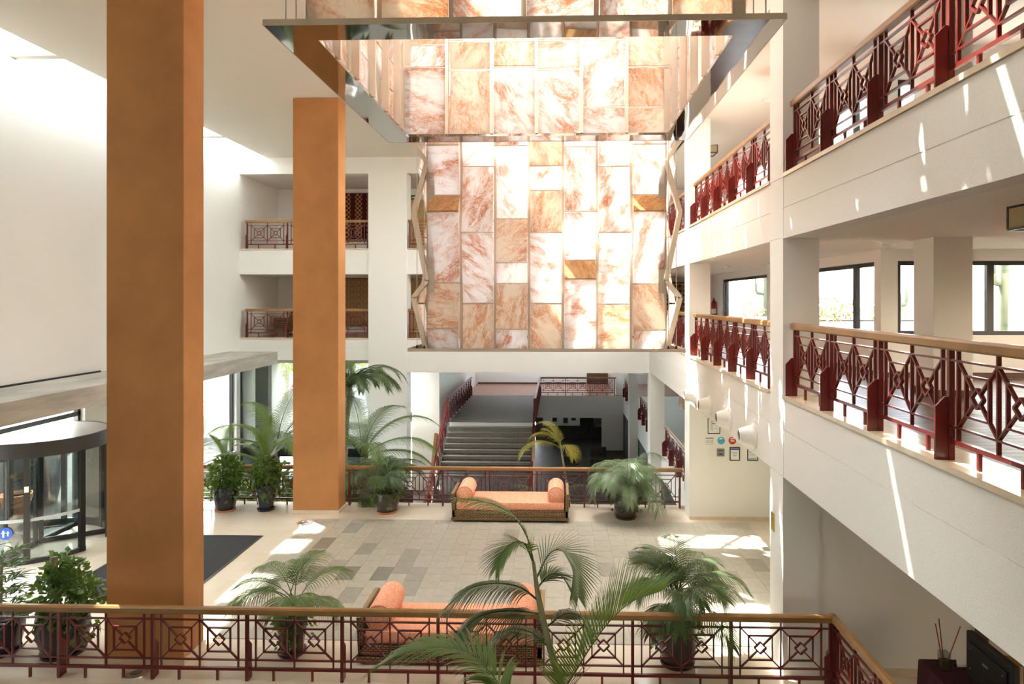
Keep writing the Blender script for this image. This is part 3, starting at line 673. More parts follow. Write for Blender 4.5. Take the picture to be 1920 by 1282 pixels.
chandelier('nearer hanging lantern of alabaster panels with a mirrored square rim below', -.305, 8.2, 7.38, 9.66, 4.5, .36, 6, .655, .3, None, pool1, .13, None, 5)

# ------------------------------------------------------------------ plants
def catmull(pts, n):
    pts = [Vector(p) for p in pts]; P = [2*pts[0]-pts[1]]+pts+[2*pts[-1]-pts[-2]]; o = []
    m = len(pts)-1
    for i in range(n+1):
        t = i/n*m; k = min(int(t), m-1); f = t-k; a, b, c, d = P[k:k+4]
        o.append(.5*((2*b)+(c-a)*f+(2*a-5*b+4*c-d)*f*f+(3*b-a-3*c+d)*f**3))
    return o
def frond(pts, n=34, ll=.42, lw=.028, hang=.35, sweep=.6, r0=.014, start=.12, seed=0, lift=.25, sides=(-1, 1), mb=None):
    g = random.Random(seed); mb = mb or MB(); sp = catmull(pts, 40)
    mb.tube(sp[::3]+[sp[-1]], [max(.003, r0*(1-.8*i/14)) for i in range(len(sp[::3])+1)], 5, False)
    for i in range(n):
        f = start+(1-start)*(i+.5)/n; k = f*40; j = min(int(k), 39); p = sp[j].lerp(sp[j+1], k-j); tg = (sp[j+1]-sp[j]).normalized()
        side = tg.cross(Vector((0, 0, 1)))
        if side.length < .1: side = tg.cross(Vector((0, 1, 0)))
        side.normalize(); upv = side.cross(tg).normalized()
        s_ = (f-start)/(1-start); ln = ll*(.35+.65*math.sin(PI*min(1, .18+s_*.62)))*(1-.45*max(0, s_-.6)/.4)*g.uniform(.9, 1.08)
        for sd in sides:
            d = (side*sd*(1-.35*s_)+tg*(sweep+.5*s_)+upv*lift).normalized(); q = p; wv = (tg-d*tg.dot(d)).normalized()
            base_ = len(mb.v); segs_ = 4
            for e in range(segs_+1):
                wd = lw*(.55, 1, .9, .55, .04)[e]/2
                mb.v += [tuple(q-wv*wd), tuple(q+wv*wd)]
                d = (d+Vector((0, 0, -hang*(e+1)*.35))).normalized(); q = q+d*ln/segs_
            for e in range(segs_): mb.f.append((base_+2*e, base_+2*e+1, base_+2*e+3, base_+2*e+2))
    return mb
def arch(az, L, rise, droop, base_=(0, 0, 0), k=5):
    """points of a frond that leaves upwards and arches over"""
    pts = []; x = z = 0; pitch = rise; n = k
    for i in range(n+1):
        pts.append((base_[0]+x*math.cos(az), base_[1]+x*math.sin(az), base_[2]+z))
        x += L/n*math.cos(pitch); z += L/n*math.sin(pitch); pitch -= droop/n*(.6+.8*i/n)
    return pts
def leaves(n, shape, size, seed, mb=None):
    """loose leaves filling a rounded mass; shape gives a point and an outward direction"""
    g = random.Random(seed); mb = mb or MB()
    for i in range(n):
        p, d = shape(g); d = Vector(d); d = (d+Vector((g.uniform(-.6, .6), g.uniform(-.6, .6), g.uniform(-.7, .3)))).normalized(); p = Vector(p)
        s_ = size*g.uniform(.6, 1.25); u = d.cross(Vector((g.uniform(-1, 1), g.uniform(-1, 1), .5))).normalized()
        q = [p, p+d*s_*.45+u*s_*.33, p+d*s_+Vector((0, 0, -.15*s_)), p+d*s_*.45-u*s_*.33]
        b = len(mb.v); mb.v += [tuple(x) for x in q]; mb.f.append((b, b+1, b+2, b+3))
    return mb
def blob(cx, cy, cz, rx, ry, rz, hollow=.45):
    def f(g):
        while 1:
            v = Vector((g.uniform(-1, 1), g.uniform(-1, 1), g.uniform(-1, 1)))
            if hollow < v.length < 1: break
        return (cx+v.x*rx, cy+v.y*ry, cz+v.z*rz), v
    return f
def pot(t, r, h, mat, kind='round', saucer=TERRA):
    prof = {'round': [(.62*r, 0), (.80*r, .08*h), (.98*r, .5*h), (r, .75*h), (.93*r, .93*h), (.99*r, .96*h), (.99*r, h), (.88*r, h), (.86*r, .9*h)],
            'tall': [(.6*r, 0), (.66*r, .03*h), (.85*r, .5*h), (.97*r, .85*h), (r, .95*h), (r, h), (.9*r, h), (.88*r, .92*h)],
            'cone': [(.62*r, 0), (.7*r, .2*h), (.95*r, .93*h), (r, .94*h), (r, h), (.92*r, h), (.9*r, .92*h)]}[kind]
    inst('pot', MB().lathe([(a, b+.03) for a, b in prof], 28, cap=True).mesh('pot', mat, True), t)
    inst('saucer', MB().lathe([(.72*r, 0), (.82*r, .0), (.86*r, .045), (.8*r, .045), (.78*r, .03)], 28).mesh('saucer', saucer, True), t)
    inst('soil', MB().lathe([(.87*r, 0), (.3*r, .02)], 20, (0, 0, .9*h+.035)).mesh('soil', SOIL), t)
def potted_palm(label, loc, r, h, potmat, kind, fr, leafm, ll=.34, n=24, stemh=.25, ivy=0, seed=1, lw=.026, hang=.45, saucer=TERRA, nstem=3):
    t = thing('potted_palm', label, 'potted plant', loc, 0, 'potted palms'); pot(t, r, h, potmat, kind, saucer); g = random.Random(seed)
    z0 = h*.93
    for i in range(nstem):
        a = 2*PI*i/nstem+seed; inst('stem', MB().tube([(.08*math.cos(a), .08*math.sin(a), z0), (.05*math.cos(a), .05*math.sin(a), z0+stemh)], [.022, .016], 7).mesh('stem', STEM), t)
    for i, (az, L, rise, droop) in enumerate(fr):
        b = (.05*math.cos(az), .05*math.sin(az), z0+stemh*g.uniform(.3, 1))
        m = frond(arch(R(az), L, R(rise), R(droop), b), n, ll*g.uniform(.85, 1.1), lw, hang, .7, .009, .3, seed*50+i)
        inst('frond', m.mesh('frond', leafm), t)
    if ivy:
        m = leaves(ivy, blob(0, 0, h*.95, r*1.05, r*1.05, .2, .2), .085, seed)
        for a in range(7):
            an = g.uniform(0, 6.28); leaves(14, lambda q, an=an: ((r*1.05*math.cos(an)+q.uniform(-.05, .05), r*1.05*math.sin(an)+q.uniform(-.05, .05), h*q.uniform(.35, 1)), (math.cos(an), math.sin(an), -.2)), .075, a+seed, m)
        o = inst('ivy', m.mesh('ivy', IVY), t); o['kind'] = 'stuff'
    return t
def fan(n, L, rise, droop, seed, az0=0, sp=18):
    g = random.Random(seed); return [(az0+i*137.5+g.uniform(-12, 12), L*g.uniform(.75, 1.1), rise+g.uniform(-sp, sp), droop*g.uniform(.85, 1.2)) for i in range(n)]
potted_palm('potted palm with drooping fronds and ivy beside the far daybed, at the wall end', (1.57, 15.95, 0), .28, .48, POTB, 'round', fan(30, 1.2, 62, 165, 2, 0, 38), LEAFG, .46, 26, .32, 260, 2, .016, .45, POTB, 4)
potted_palm('small potted palm with ivy just beyond the orange column, before the stair railing', (-4.0, 16.2, 0), .28, .45, POTB, 'round', fan(20, .85, 55, 120, 4), LEAF2, .36, 22, .42, 420, 4, .016, .4, TERRA, 1)
potted_palm('potted palm in a brown pot in front of the near column, behind the foreground railing', (-3.76, 9.72, 0), .235, .52, POTB, 'cone', [(150, .95, 62, 130), (195, 1.0, 55, 120), (20, 1.0, 68, 120), (60, .95, 75, 110), (265, .75, 50, 130), (310, .7, 55, 120), (230, .95, 48, 125), (100, .8, 70, 110), (345, .8, 40, 120), (175, .9, 30, 120)], LEAF, .42, 25, .3, 260, 6, .017, .42, POTB, 3)
potted_palm('potted palm in a dark pot behind the foreground railing, near the sun patches', (1.65, 9.6, 0), .28, .58, POTB, 'round', fan(24, 1.15, 64, 135, 9, 30, 30), LEAF2, .44, 25, .4, 380, 9, .018, .38, POTB, 5)

# climbing pot plants beside the far railing
def climber(label, loc, r, h, kind, bushh, bushr, seed, palm=None):
    t = thing('potted_climber', label, 'potted plant', loc, 0, 'potted climbers'); pot(t, r, h, POTD, kind, POTD if seed == 2 else TERRA)
    inst('moss_pole', MB().tube([(0, 0, h*.9), (0, 0, h+bushh)], .045, 8).mesh('moss_pole', BARK), t)
    m = leaves(800, blob(0, 0, h+bushh*.42, bushr, bushr, bushh*.55, .25), .12, seed); leaves(120, blob(.02, -.1, h*.8, r*1.15, r*1.1, .25, .5), .1, seed+9, m)
    o = inst('foliage', m.mesh('foliage', CLIMB), t); o['kind'] = 'stuff'
    for i, p in enumerate(palm or []):
        inst('frond', frond(arch(R(p[0]), p[1], R(p[2]), R(p[3]), (0, 0, h+bushh*.7)), 30, p[4], .018, .15, .9, .012, .15, seed*31+i).mesh('frond', LEAF), t)
    return t
climber('glossy dark pot overflowing with trailing leaves, nearest the side glazing', (-7.87, 16.22, 0), .27, .58, 'round', .75, .36, 1, [(170, .8, 75, 60, .22), (100, 1.0, 80, 60, .2)])
climber('tall tapered dark pot with bushy climber topped by an upright palm shoot', (-6.92, 16.28, 0), .24, .6, 'tall', .7, .3, 2, [(95, 1.1, 84, 25, .3), (170, .9, 78, 40, .3), (20, 1.2, 50, 80, .3), (150, 1.3, 35, 70, .3), (200, 1.2, 30, 60, .32), (60, .9, 60, 70, .3)])
# leafy plants low on the left, in front of the revolving door
t = thing('potted_bush', 'dark leafy climbing plant in a pot in front of the doormat', 'potted plant', (-7.0, 9.62, 0), 0, 'potted bushes'); pot(t, .34, .5, POTD, 'round', POTD)
m = leaves(700, blob(0, 0, .82, .36, .34, .5, .3), .11, 21); leaves(120, blob(.2, -.1, .5, .45, .35, .35, .5), .1, 22, m); leaves(160, blob(-.02, 0, 1.15, .2, .2, .3, .1), .11, 25, m)
inst('foliage', m.mesh('foliage', BUSH), t)['kind'] = 'stuff'
m = leaves(90, blob(.42, -.05, .92, .28, .2, .16, .1), .12, 23); inst('shoot', m.mesh('shoot', IVY), t)
inst('moss_pole', MB().tube([(-.12, 0, .45), (-.14, 0, 1.35)], .05, 8).mesh('moss_pole', BARK), t)
t = thing('potted_bush', 'finger-leaved plant at the extreme edge, beside the revolving door', 'potted plant', (-7.9, 9.6, 0), 0, 'potted bushes'); pot(t, .3, .5, POTD, 'round', POTD)
for i in range(18):
    a = i*137.5; zz = .65+.045*i
    for j in range(7): inst('leaf', rmesh(('fl', j % 3), lambda j=j: frond([(0, 0, 0), (.12, 0, .03+.02*(j % 3)), (.28, 0, -.02)], 1, .01, .02, .1, .5, .004, .5).quad((.0, -.004, 0), (.13, -.024, .03), (.29, 0, -.02), (.13, .024, .03)).mesh('leaf', BUSH)), t, (.16*math.cos(R(a)), .16*math.sin(R(a)), zz), (R((i*j*7) % 20), R(-15), R(a+(j-3)*38)))
m = leaves(200, blob(0, 0, .6, .36, .33, .25, .4), .09, 41); inst('foliage', m.mesh('foliage', IVY), t)['kind'] = 'stuff'
inst('stem', MB().tube([(0, 0, .4), (.02, 0, 1.35)], .02, 6).mesh('stem', STEM), t)

# the big palm rising in front of the foreground railing
hp = thing('palm_tree', 'slender palm rising in front of the foreground railing with arching fronds', 'palm tree', (.12, 7.7, -2.8), 0, None)
trunk = [(.10, 0, 0), (.06, 0, 2.2), (-.02, 0, 3.25), (-.1, 0, 3.6), (-.21, 0, 3.96), (-.32, .05, 4.41), (-.36, .08, 4.63), (-.39, .1, 4.85)]
inst('trunk', MB().tube(catmull(trunk, 28), [.062-.042*i/28 for i in range(29)], 9).mesh('trunk', STEM, True), hp)
HF = [  # fronds as points relative to the foot of the palm: points, leaflet pairs, leaflet length, hang, lift
    ([(-.38, .1, 4.8), (-.45, .1, 5.1), (-.6, .05, 5.36), (-.86, 0, 5.53), (-1.18, -.05, 5.59)], 46, .42, .22, .1),
    ([(-.40, .1, 4.86), (-.48, 0, 5.08), (-.6, -.1, 5.13), (-.72, -.2, 5.05), (-.78, -.25, 4.9)], 34, .36, .12, .0),
    ([(-.36, .1, 4.65), (-.22, .15, 4.91), (-.08, .1, 4.98), (.06, 0, 4.85), (.11, -.1, 4.54)], 44, .42, .10, .2),
    ([(-.34, .1, 4.56), (-.21, .2, 4.66), (-.06, .25, 4.62), (.08, .25, 4.35)], 36, .40, .2, .1),
    ([(-.34, .05, 4.44), (-.54, .05, 4.58), (-.83, 0, 4.64), (-1.12, -.05, 4.58), (-1.37, -.1, 4.38)], 50, .44, .4, .1),
    ([(-.33, 0, 4.31), (-.62, -.05, 4.36), (-.97, -.1, 4.32), (-1.2, -.2, 4.14)], 46, .46, .45, .1),
    ([(-.02, -.1, 3.0), (-.25, -.75, 3.45), (-.55, -1.15, 3.95), (-.7, -1.1, 4.17), (-.97, -1.0, 4.37), (-1.29, -.95, 4.4), (-1.62, -.9, 4.32), (-1.92, -.85, 4.14)], 84, .46, .22, .25),
    ([(-.06, -.1, 3.35), (-.03, -.3, 3.66), (.1, -.4, 3.94), (.35, -.5, 4.38), (.62, -.55, 4.68), (.94, -.6, 4.83)], 72, .58, .02, .65),
    ([(-.27, .1, 4.09), (-.03, .25, 4.2), (.16, .3, 4.12), (.28, .3, 3.88)], 36, .40, .4, .1),
    ([(-.2, .05, 3.9), (-.45, .2, 4.02), (-.75, .25, 3.98), (-1.0, .2, 3.7)], 40, .42, .5, .1),
]
for i, (p, n, ll, hang, lift) in enumerate(HF):
    inst('frond', frond(p, int(n*.8), ll*1.12, .02, hang, .8, .012, .1 if i != 6 else .3, 300+i, lift).mesh('frond', (LEAF, LEAF, LEAFG, LEAF2, LEAF2, LEAF2, LEAF, LEAF, LEAF2, LEAF2)[i]), hp)
# palms of the stairwell garden
def garden_palm(label, loc, trunk_h, fr, leafm, lean=(0, 0), ll=.5, seed=1, tr=.07):
    t = thing('palm_tree', label, 'palm tree', loc, 0, 'garden palms'); top = (lean[0], lean[1], trunk_h)
    inst('trunk', MB().tube(catmull([(0, 0, 0), (lean[0]*.35, lean[1]*.35, trunk_h*.5), top], 12), [tr-tr*.4*i/12 for i in range(13)], 9).mesh('trunk', BARK, True), t)
    for i, (az, L, rise, droop) in enumerate(fr):
        inst('frond', frond(arch(R(az), L, R(rise), R(droop), top, 7), int(22*L), ll, .024, .28, .75, .02, .15, seed*77+i, .2).mesh('frond', leafm), t)
    return t
garden_palm('large arching palm in the stairwell garden just behind the farther orange column', (-5.2, 18.7, -1.3), 2.0, [(20, 2.6, 62, 125), (350, 2.3, 40, 95), (60, 2.2, 75, 110), (160, 2.5, 50, 100), (200, 2.4, 60, 120), (300, 1.9, 50, 130), (120, 2.3, 75, 90), (250, 1.9, 55, 120), (5, 2.0, 20, 80)], LEAF, (-.1, 0), .6, 3, .1)
garden_palm('dense dark palm against the pillar in the stairwell garden', (-6.35, 20.3, -1.3), 3.7, fan(22, 1.9, 50, 130, 5), LEAF2, (.2, 0), .55, 5, .12)
garden_palm('spreading palm behind the potted climbers, seen against the bright glazing', (-7.7, 18.5, -1.3), 2.2, [(30, 2.4, 65, 110), (350, 2.3, 55, 110), (170, 2.2, 45, 95), (140, 2.2, 65, 90), (200, 2.2, 30, 80), (80, 2.4, 75, 80), (310, 1.8, 45, 110), (10, 1.9, 30, 90)], LEAF, (.1, 0), .55, 7, .09)
garden_palm('low palm crown half hidden behind the railing by the pillar', (-4.85, 17.9, -1.3), 1.4, fan(16, 1.6, 45, 120, 11), LEAF2, (.1, 0), .5, 11, .08)
garden_palm('young palm with yellowing fronds and a leaning pale trunk before the dark lounge', (.55, 18.1, -2.8), 3.9, [(170, 1.1, 62, 150), (200, 1.35, 35, 130), (150, 1.0, 80, 100), (185, .7, 70, 60), (300, .8, 40, 150)], LEAFY, (-.45, 0), .42, 13, .045)
garden_palm('low green palm on the lower floor before the dark lounge', (-.3, 19.0, -2.8), 1.8, fan(9, 1.6, 55, 110, 17), LEAF2, (0, 0), .45, 17, .06)

gb = struct('garden_bed', MB().box(XL, -4.75, 17.2, 22.7, -2.8, -1.3), SOIL, 'raised dark planting bed of the stairwell garden', 'planting bed')
for i, (x, y, z, rx, lb) in enumerate(((-9.0, 18.3, -.6, .9, 'dark leafy undergrowth bush nearest the side wall'), (-8.2, 19.6, -.5, 1.0, 'dark leafy undergrowth bush behind the potted climbers'), (-7.0, 18.4, -.55, .9, 'dark leafy undergrowth bush beside the farther orange column'), (-5.9, 18.2, -.5, .8, 'dark leafy undergrowth bush just beyond the farther orange column'), (-5.2, 19.8, -.5, .8, 'dark leafy undergrowth bush below the pillar'))):
    t = thing('garden_bush', lb, 'bush', (x, y, -1.3), 0, 'undergrowth bushes')
    m = leaves(620, blob(0, 0, z+1.3, rx, .75, .85, .2), .2, 400+i)
    for k in range(9): frond(arch(R(k*40+i*17), 1.3, R(60), R(120), (0, 0, .3)), 26, .34, .022, .3, .8, .01, .15, 900+i*10+k, mb=m)
    inst('foliage', m.mesh('foliage', LEAF2), t)['kind'] = 'stuff'
    inst('stem', MB().tube([(0, 0, -.02), (0, 0, .9)], .05, 7).mesh('stem', BARK), t)

# ------------------------------------------------------------------ daybeds
def daybed(label, loc, L):
    t = thing('daybed', label, 'daybed', loc, 0, 'wicker daybeds')
    Dd = 1.0
    fr_ = MB().box(0, L, 0, Dd, .07, .27).box(-.02, L+.02, -.025, 0, .05, .12); inst('wicker_frame', fr_.mesh('wicker_frame', WICK, bevel=.008), t)
    for x in (.06, L-.06):
        for y in (.06, Dd-.06): inst('foot', rmesh('dbf', lambda: MB().box(-.035, .035, -.035, .035, 0, .08).mesh('foot', DARKWOOD)), t, (x, y, 0))
    for s_, x in ((-1, 0), (1, L)):
        inst('arm_panel', MB().prism([(x, .07), (x+s_*-.075, .07), (x-s_*.05, .64), (x+s_*.03, .64)], 0, Dd, 'y').mesh('arm_panel', WICK, bevel=.012), t)
    inst('mattress', MB().box(.08, L-.08, .03, Dd-.02, .26, .44).mesh('mattress', CORAL, True, bevel=.045), t)
    for x in (.27, L-.27):
        b = MB(); r = .185; pr = [(0.02, 0), (r*.8, .005), (r*.95, .03), (r, .07)]
        prof = pr+[(a, .88-z) for a, z in pr[::-1]]
        me = rmesh('bolster', lambda: MB().lathe(prof, 28).mesh('bolster', CORAL, True))
        o = inst('bolster', me, t, (x, .93, .44+r-.02), (R(90), 0, 0))
        ring = [(r*.97*math.cos(a*PI/12), r*.97*math.sin(a*PI/12), .862) for a in range(25)]
        inst('piping', rmesh('piping', lambda: MB().tube(ring, .008, 6, False).mesh('piping', CORAL, True)), o)
    return t
daybed('wicker daybed with coral cushions against the far stairwell railing', (-2.36, 15.5, 0), 2.6)
daybed('wicker daybed with coral cushions just behind the foreground railing, half hidden by palm fronds', (-2.73, 9.42, 0), 2.52)

# ------------------------------------------------------------------ doormat, floor lights
mt_ = thing('doormat', 'large charcoal doormat between the revolving door and the grey tiles', 'doormat', (-7.36, 13.05, 0))
inst('pile', MB().box(-1.12, 1.12, -1.6, 1.38, 0, .012).mesh('pile', MAT), mt_)
inst('border', MB().box(-1.15, 1.15, -1.63, -1.6, 0, .016).box(-1.15, 1.15, 1.38, 1.41, 0, .016).box(-1.15, -1.12, -1.6, 1.38, 0, .016).box(1.12, 1.15, -1.6, 1.38, 0, .016).mesh('border', DKFRAME), mt_)
for i, (x, y) in enumerate(((-5.63, 15.33), (-5.63, 9.1))):
    t = thing('floor_light', ('round steel uplight in the floor before the farther orange column', 'round steel uplight in the floor before the nearer orange column')[i], 'floor light', (x, y, 0), 0, 'floor uplights')
    inst('rim', MB().lathe([(.17, .0), (.165, .02), (.12, .022), (.115, .012)], 28).mesh('rim', plain('brushed_steel', (.6,.6,.58), .3, 1.0), True), t)
    inst('lens', MB().lathe([(.116, .006), (.06, .014), (.01, .015)], 24).mesh('lens', plain('lens_dark', (.12,.12,.11), .15), True), t)

# ------------------------------------------------------------------ revolving door
rd = thing('revolving_door', 'dark framed glass revolving door under the concrete canopy', 'revolving door', (-10.64, 13.88, 0))
RR = 1.27
def arcbox(a0, a1, r0, r1, z0, z1, n=24):
    m = MB(); a0, a1 = R(a0), R(a1)
    for i in range(n+1):
        a = a0+(a1-a0)*i/n; c, s_ = math.cos(a), math.sin(a)
        m.v += [(r0*c, r0*s_, z0), (r1*c, r1*s_, z0), (r1*c, r1*s_, z1), (r0*c, r0*s_, z1)]
    for i in range(n):
        b = 4*i
        for k in range(4): m.f.append((b+k, b+(k+1) % 4, b+4+(k+1) % 4, b+4+k))
    m.f += [(0, 1, 2, 3), (4*n+3, 4*n+2, 4*n+1, 4*n)]
    return m
inst('drum_top', MB().lathe([(RR, 2.26), (RR, 2.285), (.05, 2.30)], 64).mesh('drum_top', plain('drum_top_grey', (.36,.33,.28), .45)), rd)
inst('fascia', arcbox(0, 360, RR-.03, RR+.02, 2.0, 2.29, 64).mesh('fascia', DKFRAME, True), rd)
inst('base_ring', arcbox(20, 150, RR-.05, RR+.02, 0, .14, 30).mesh('base_ring', DKFRAME, True), rd)
inst('base_ring', arcbox(200, 345, RR-.05, RR+.02, 0, .09, 30).mesh('base_ring', DKFRAME, True), rd)
for a in (-18, 22, 60, 105, 150, 205, 262, 300, 342): inst('post', arcbox(a-2.2, a+2.2, RR-.06, RR+.03, 0, 2.02, 2).mesh('post', DKFRAME), rd)
for a0, a1 in ((24, 58), (62, 103), (107, 148), (207, 260), (264, 298), (302, 340)): inst('pane', arcbox(a0, a1, RR-.018, RR-.010, .09, 2.0, 12).mesh('pane', DOORGLASS, True), rd)
for a in (35, 155, 275):
    c, s_ = math.cos(R(a)), math.sin(R(a)); wg = inst('wing', MB().bar((.05*c, .05*s_, .05), (1.2*c, 1.2*s_, .05), .05, .1).bar((.05*c, .05*s_, 1.95), (1.2*c, 1.2*s_, 1.95), .05, .08).bar((1.2*c, 1.2*s_, 0), (1.2*c, 1.2*s_, 1.98), .05).bar((.06*c, .06*s_, 0), (.06*c, .06*s_, 1.98), .06).mesh('wing', DKFRAME), rd)
    inst('pane', MB().bar((.08*c, .08*s_, 1.0), (1.18*c, 1.18*s_, 1.0), .008, 1.86).mesh('pane', DOORGLASS), wg)
inst('safety_stripe', arcbox(207, 340, RR-.009, RR-.004, .80, .86, 24).mesh('safety_stripe', glass('frosted_stripe', (.9,.92,.92), .5) if False else opal('frosted_stripe', (.75,.78,.78), .5), True), rd)
inst('switch_plate', MB().cbox(0, 0, 0, .07, .02, .11).mesh('switch_plate', PAPER), rd, ((RR+.035)*math.cos(R(300)), (RR+.035)*math.sin(R(300)), 1.42), (0, 0, R(30)))
an = R(285); stk = inst('family_sticker', MB().lathe([(.115, 0), (.115, .004)], 28).mesh('family_sticker', plain('sticker_blue', (.02,.09,.45), .4)), rd, ((RR+.004)*math.cos(an), (RR+.004)*math.sin(an), .62), (R(90), 0, an+PI/2))
for dx, k in ((-.035, 1.0), (.04, .72)):
    m = MB().lathe([(.016*k, 0), (.016*k, .003)], 12, (dx, .045*k, .004)).box(dx-.016*k, dx+.016*k, -.03*k, .027*k, .004, .007).box(dx-.036*k, dx+.036*k, .008*k, .02*k, .004, .007).box(dx-.015*k, dx-.003*k, -.07*k, -.03*k, .004, .007).box(dx+.003*k, dx+.015*k, -.07*k, -.03*k, .004, .007)
    inst('figure', m.mesh('figure', PAPER), stk)
tp = thing('terracotta_pot', 'plain terracotta flowerpot standing outside behind the revolving door', 'flowerpot', (-12.3, 15.4, 0))
inst('body', MB().lathe([(.2, 0), (.3, .48), (.33, .48), (.34, .58), (.29, .58), (.27, .5)], 24).mesh('body', TERRA, True), tp); inst('soil', MB().lathe([(.285, .5), (.05, .5)], 20).mesh('soil', SOIL), tp)
pl = thing('planter', 'large dark tapered planter outside behind the door glass', 'planter', (-12.7, 16.6, 0))
inst('body', MB().lathe([(.38, 0), (.6, 1.15), (.66, 1.15), (.66, 1.25), (.56, 1.25), (.55, 1.1)], 28).mesh('body', POTD, True), pl)
inst('foliage', leaves(160, blob(0, 0, 1.4, .6, .6, .4, .1), .14, 77).mesh('foliage', IVY), pl)

# ------------------------------------------------------------------ wall sconces on the gallery band
ord_ = ('nearest the camera', 'second from the camera', 'third from the camera', 'farthest from the camera')
for i, y in enumerate((10.68, 12.2, 13.72, 15.22)):
    t = thing('wall_sconce', 'white flared bowl wall lamp on the gallery band, %s' % ord_[i], 'wall lamp', (XR, y, 2.92), 0, 'white bowl wall lamps')
    inst('shade', MB().lathe([(.20, 0), (.20, .02), (.175, .04), (.16, .06), (.13, .17), (.105, .23), (.085, .235), (.08, .22)], 32, cap=False).mesh('shade', plain('sconce_plaster', (.80,.77,.70), .4), True), t, (0, 0, 0), (0, R(-90), 0))
    inst('back_plate', MB().lathe([(.19, 0), (.19, .012)], 28).mesh('back_plate', WALL), t, (0, 0, 0), (0, R(-90), 0))
    inst('lamp_recess', MB().lathe([(.09, .0), (.05, .03)], 20).mesh('lamp_recess', plain('lamp_recess', (.25,.21,.15), .6)), t, (-.10, 0, 0), (0, R(-90), 0))

# ------------------------------------------------------------------ certificates on the wall
YC = 15.85
def plaque(name, label, x0, x1, z0, z1, fm, cat='certificate', b=.012, extra=None):
    t = thing(name, label, cat, ((x0+x1)/2, YC, (z0+z1)/2), 0, 'wall certificates'); w_, h_ = (x1-x0)/2, (z1-z0)/2
    inst('frame', MB().box(-w_, w_, -.02, 0, h_-b, h_).box(-w_, w_, -.02, 0, -h_, -h_+b).box(-w_, -w_+b, -.02, 0, -h_+b, h_-b).box(w_-b, w_, -.02, 0, -h_+b, h_-b).mesh('frame', fm), t)
    inst('sheet', MB().box(-w_+b, w_-b, -.012, 0, -h_+b, h_-b).mesh('sheet', extra or PAPER), t)
    return t, w_, h_
def lines(t, spec, mat=INK):
    for (x0, x1, z0, z1) in spec: inst('print_line', MB().box(x0, x1, -.0145, -.0125, z0, z1).mesh('print_line', mat), t)
def text(t, s, size, loc, mat=INK):
    c = bpy.data.curves.new('lettering', 'FONT'); c.body = s; c.size = size; c.align_x = 'CENTER'; c.align_y = 'CENTER'; c.extrude = .001; c.materials.append(mat)
    tmp = bpy.data.objects.new('lettering', c); col.objects.link(tmp); bpy.context.view_layer.update()
    me = bpy.data.meshes.new_from_object(tmp.evaluated_get(bpy.context.evaluated_depsgraph_get())); bpy.data.objects.remove(tmp)
    return inst('lettering', me, t, loc, (R(90), 0, 0))
t, w_, h_ = plaque('certificate', 'dark framed certificate hanging highest, partly behind the gallery band', 3.41, 3.69, 1.95, 2.3, BLACK, b=.014)
lines(t, [(-.08, .02, .09, .1), (-.06, .1, .05, .065), (.0, .09, -.06, -.055)]); lines(t, [(-.07, -.06, -.1, .03), (-.06, -.03, .02, .03), (-.045, -.035, -.11, .0)], GREYP)
t, w_, h_ = plaque('award_card', 'white award card with a blue band and the year 2012', 3.35, 3.545, 1.70, 1.87, PAPER, 'sign')
lines(t, [(-w_, w_, .055, .085), (-w_, w_, -.085, -.07)], BLUEP); text(t, '2012', .075, (0, -.0145, -.01), GREYP)
for nm, x, m_, lb in (('blue_badge', 3.713, CYAN, 'round light blue badge with a white swoosh on the wall'), ('red_badge', 3.965, REDP, 'round red badge with a white swoosh on the wall')):
    t = thing(nm, lb, 'badge', (x, YC, 1.795), 0, 'round wall badges')
    inst('disc', MB().lathe([(.082, 0), (.082, .012), (.07, .016)], 32).mesh('disc', m_), t, (0, 0, 0), (R(90), 0, 0))
    inst('swoosh', MB().prism([(-.05, .045), (-.01, .066), (.03, .055), (.04, .035), (.0, .04), (-.035, .03)], -.019, -.0165, 'y').mesh('swoosh', PAPER), t)
    inst('print_line', MB().box(-.045, .045, -.0185, -.0165, -.012, .012).mesh('print_line', GREYP if m_ is CYAN else PAPER), t)
t, w_, h_ = plaque('metal_plaque', 'small grey metal plaque below the light blue badge', 3.616, 3.785, 1.443, 1.612, GREYP, 'plaque', .01, GREYP); lines(t, [(-.06, .06, .035, .05), (-.04, .05, -.05, -.02)], INK)
t, w_, h_ = plaque('certificate', 'black framed certificate with a dark heading below the red badge', 3.905, 4.132, 1.349, 1.65, BLACK, b=.018); lines(t, [(-.09, .09, .09, .125)], BLUEP); lines(t, [(-.06, .06, .03, .036), (-.05, .05, .0, .005), (-.03, .03, -.045, -.035)])
t, w_, h_ = plaque('certificate', 'black framed certificate nearest the column, partly behind a wall lamp', 4.3, 4.54, 1.352, 1.653, BLACK, b=.018); lines(t, [(-.07, .07, .04, .045), (-.05, .06, -.02, -.015), (-.08, .08, -.11, -.1)])
t = thing('brass_plate', 'small brass switch plate on the white column near the sun patches', 'switch plate', (XR-.006, 9.72, 1.92)); inst('plate', MB().box(-.012, 0, -.07, .07, -.13, .13).mesh('plate', BRASS, bevel=.003), t); inst('button', MB().lathe([(.022, 0), (.022, .008)], 16).mesh('button', BRASS), t, (-.012, 0, .05), (0, R(-90), 0))
t = thing('wall_screen', 'dark wall-mounted screen beyond the certificates wall', 'screen', (3.42, 18.6, 2.35)); inst('panel', MB().box(-.02, .5, -.06, -.02, -.26, .26).mesh('panel', BLACK), t); inst('housing', MB().box(-.1, -.02, -.02, .45, -.28, .28).mesh('housing', KERB), t)

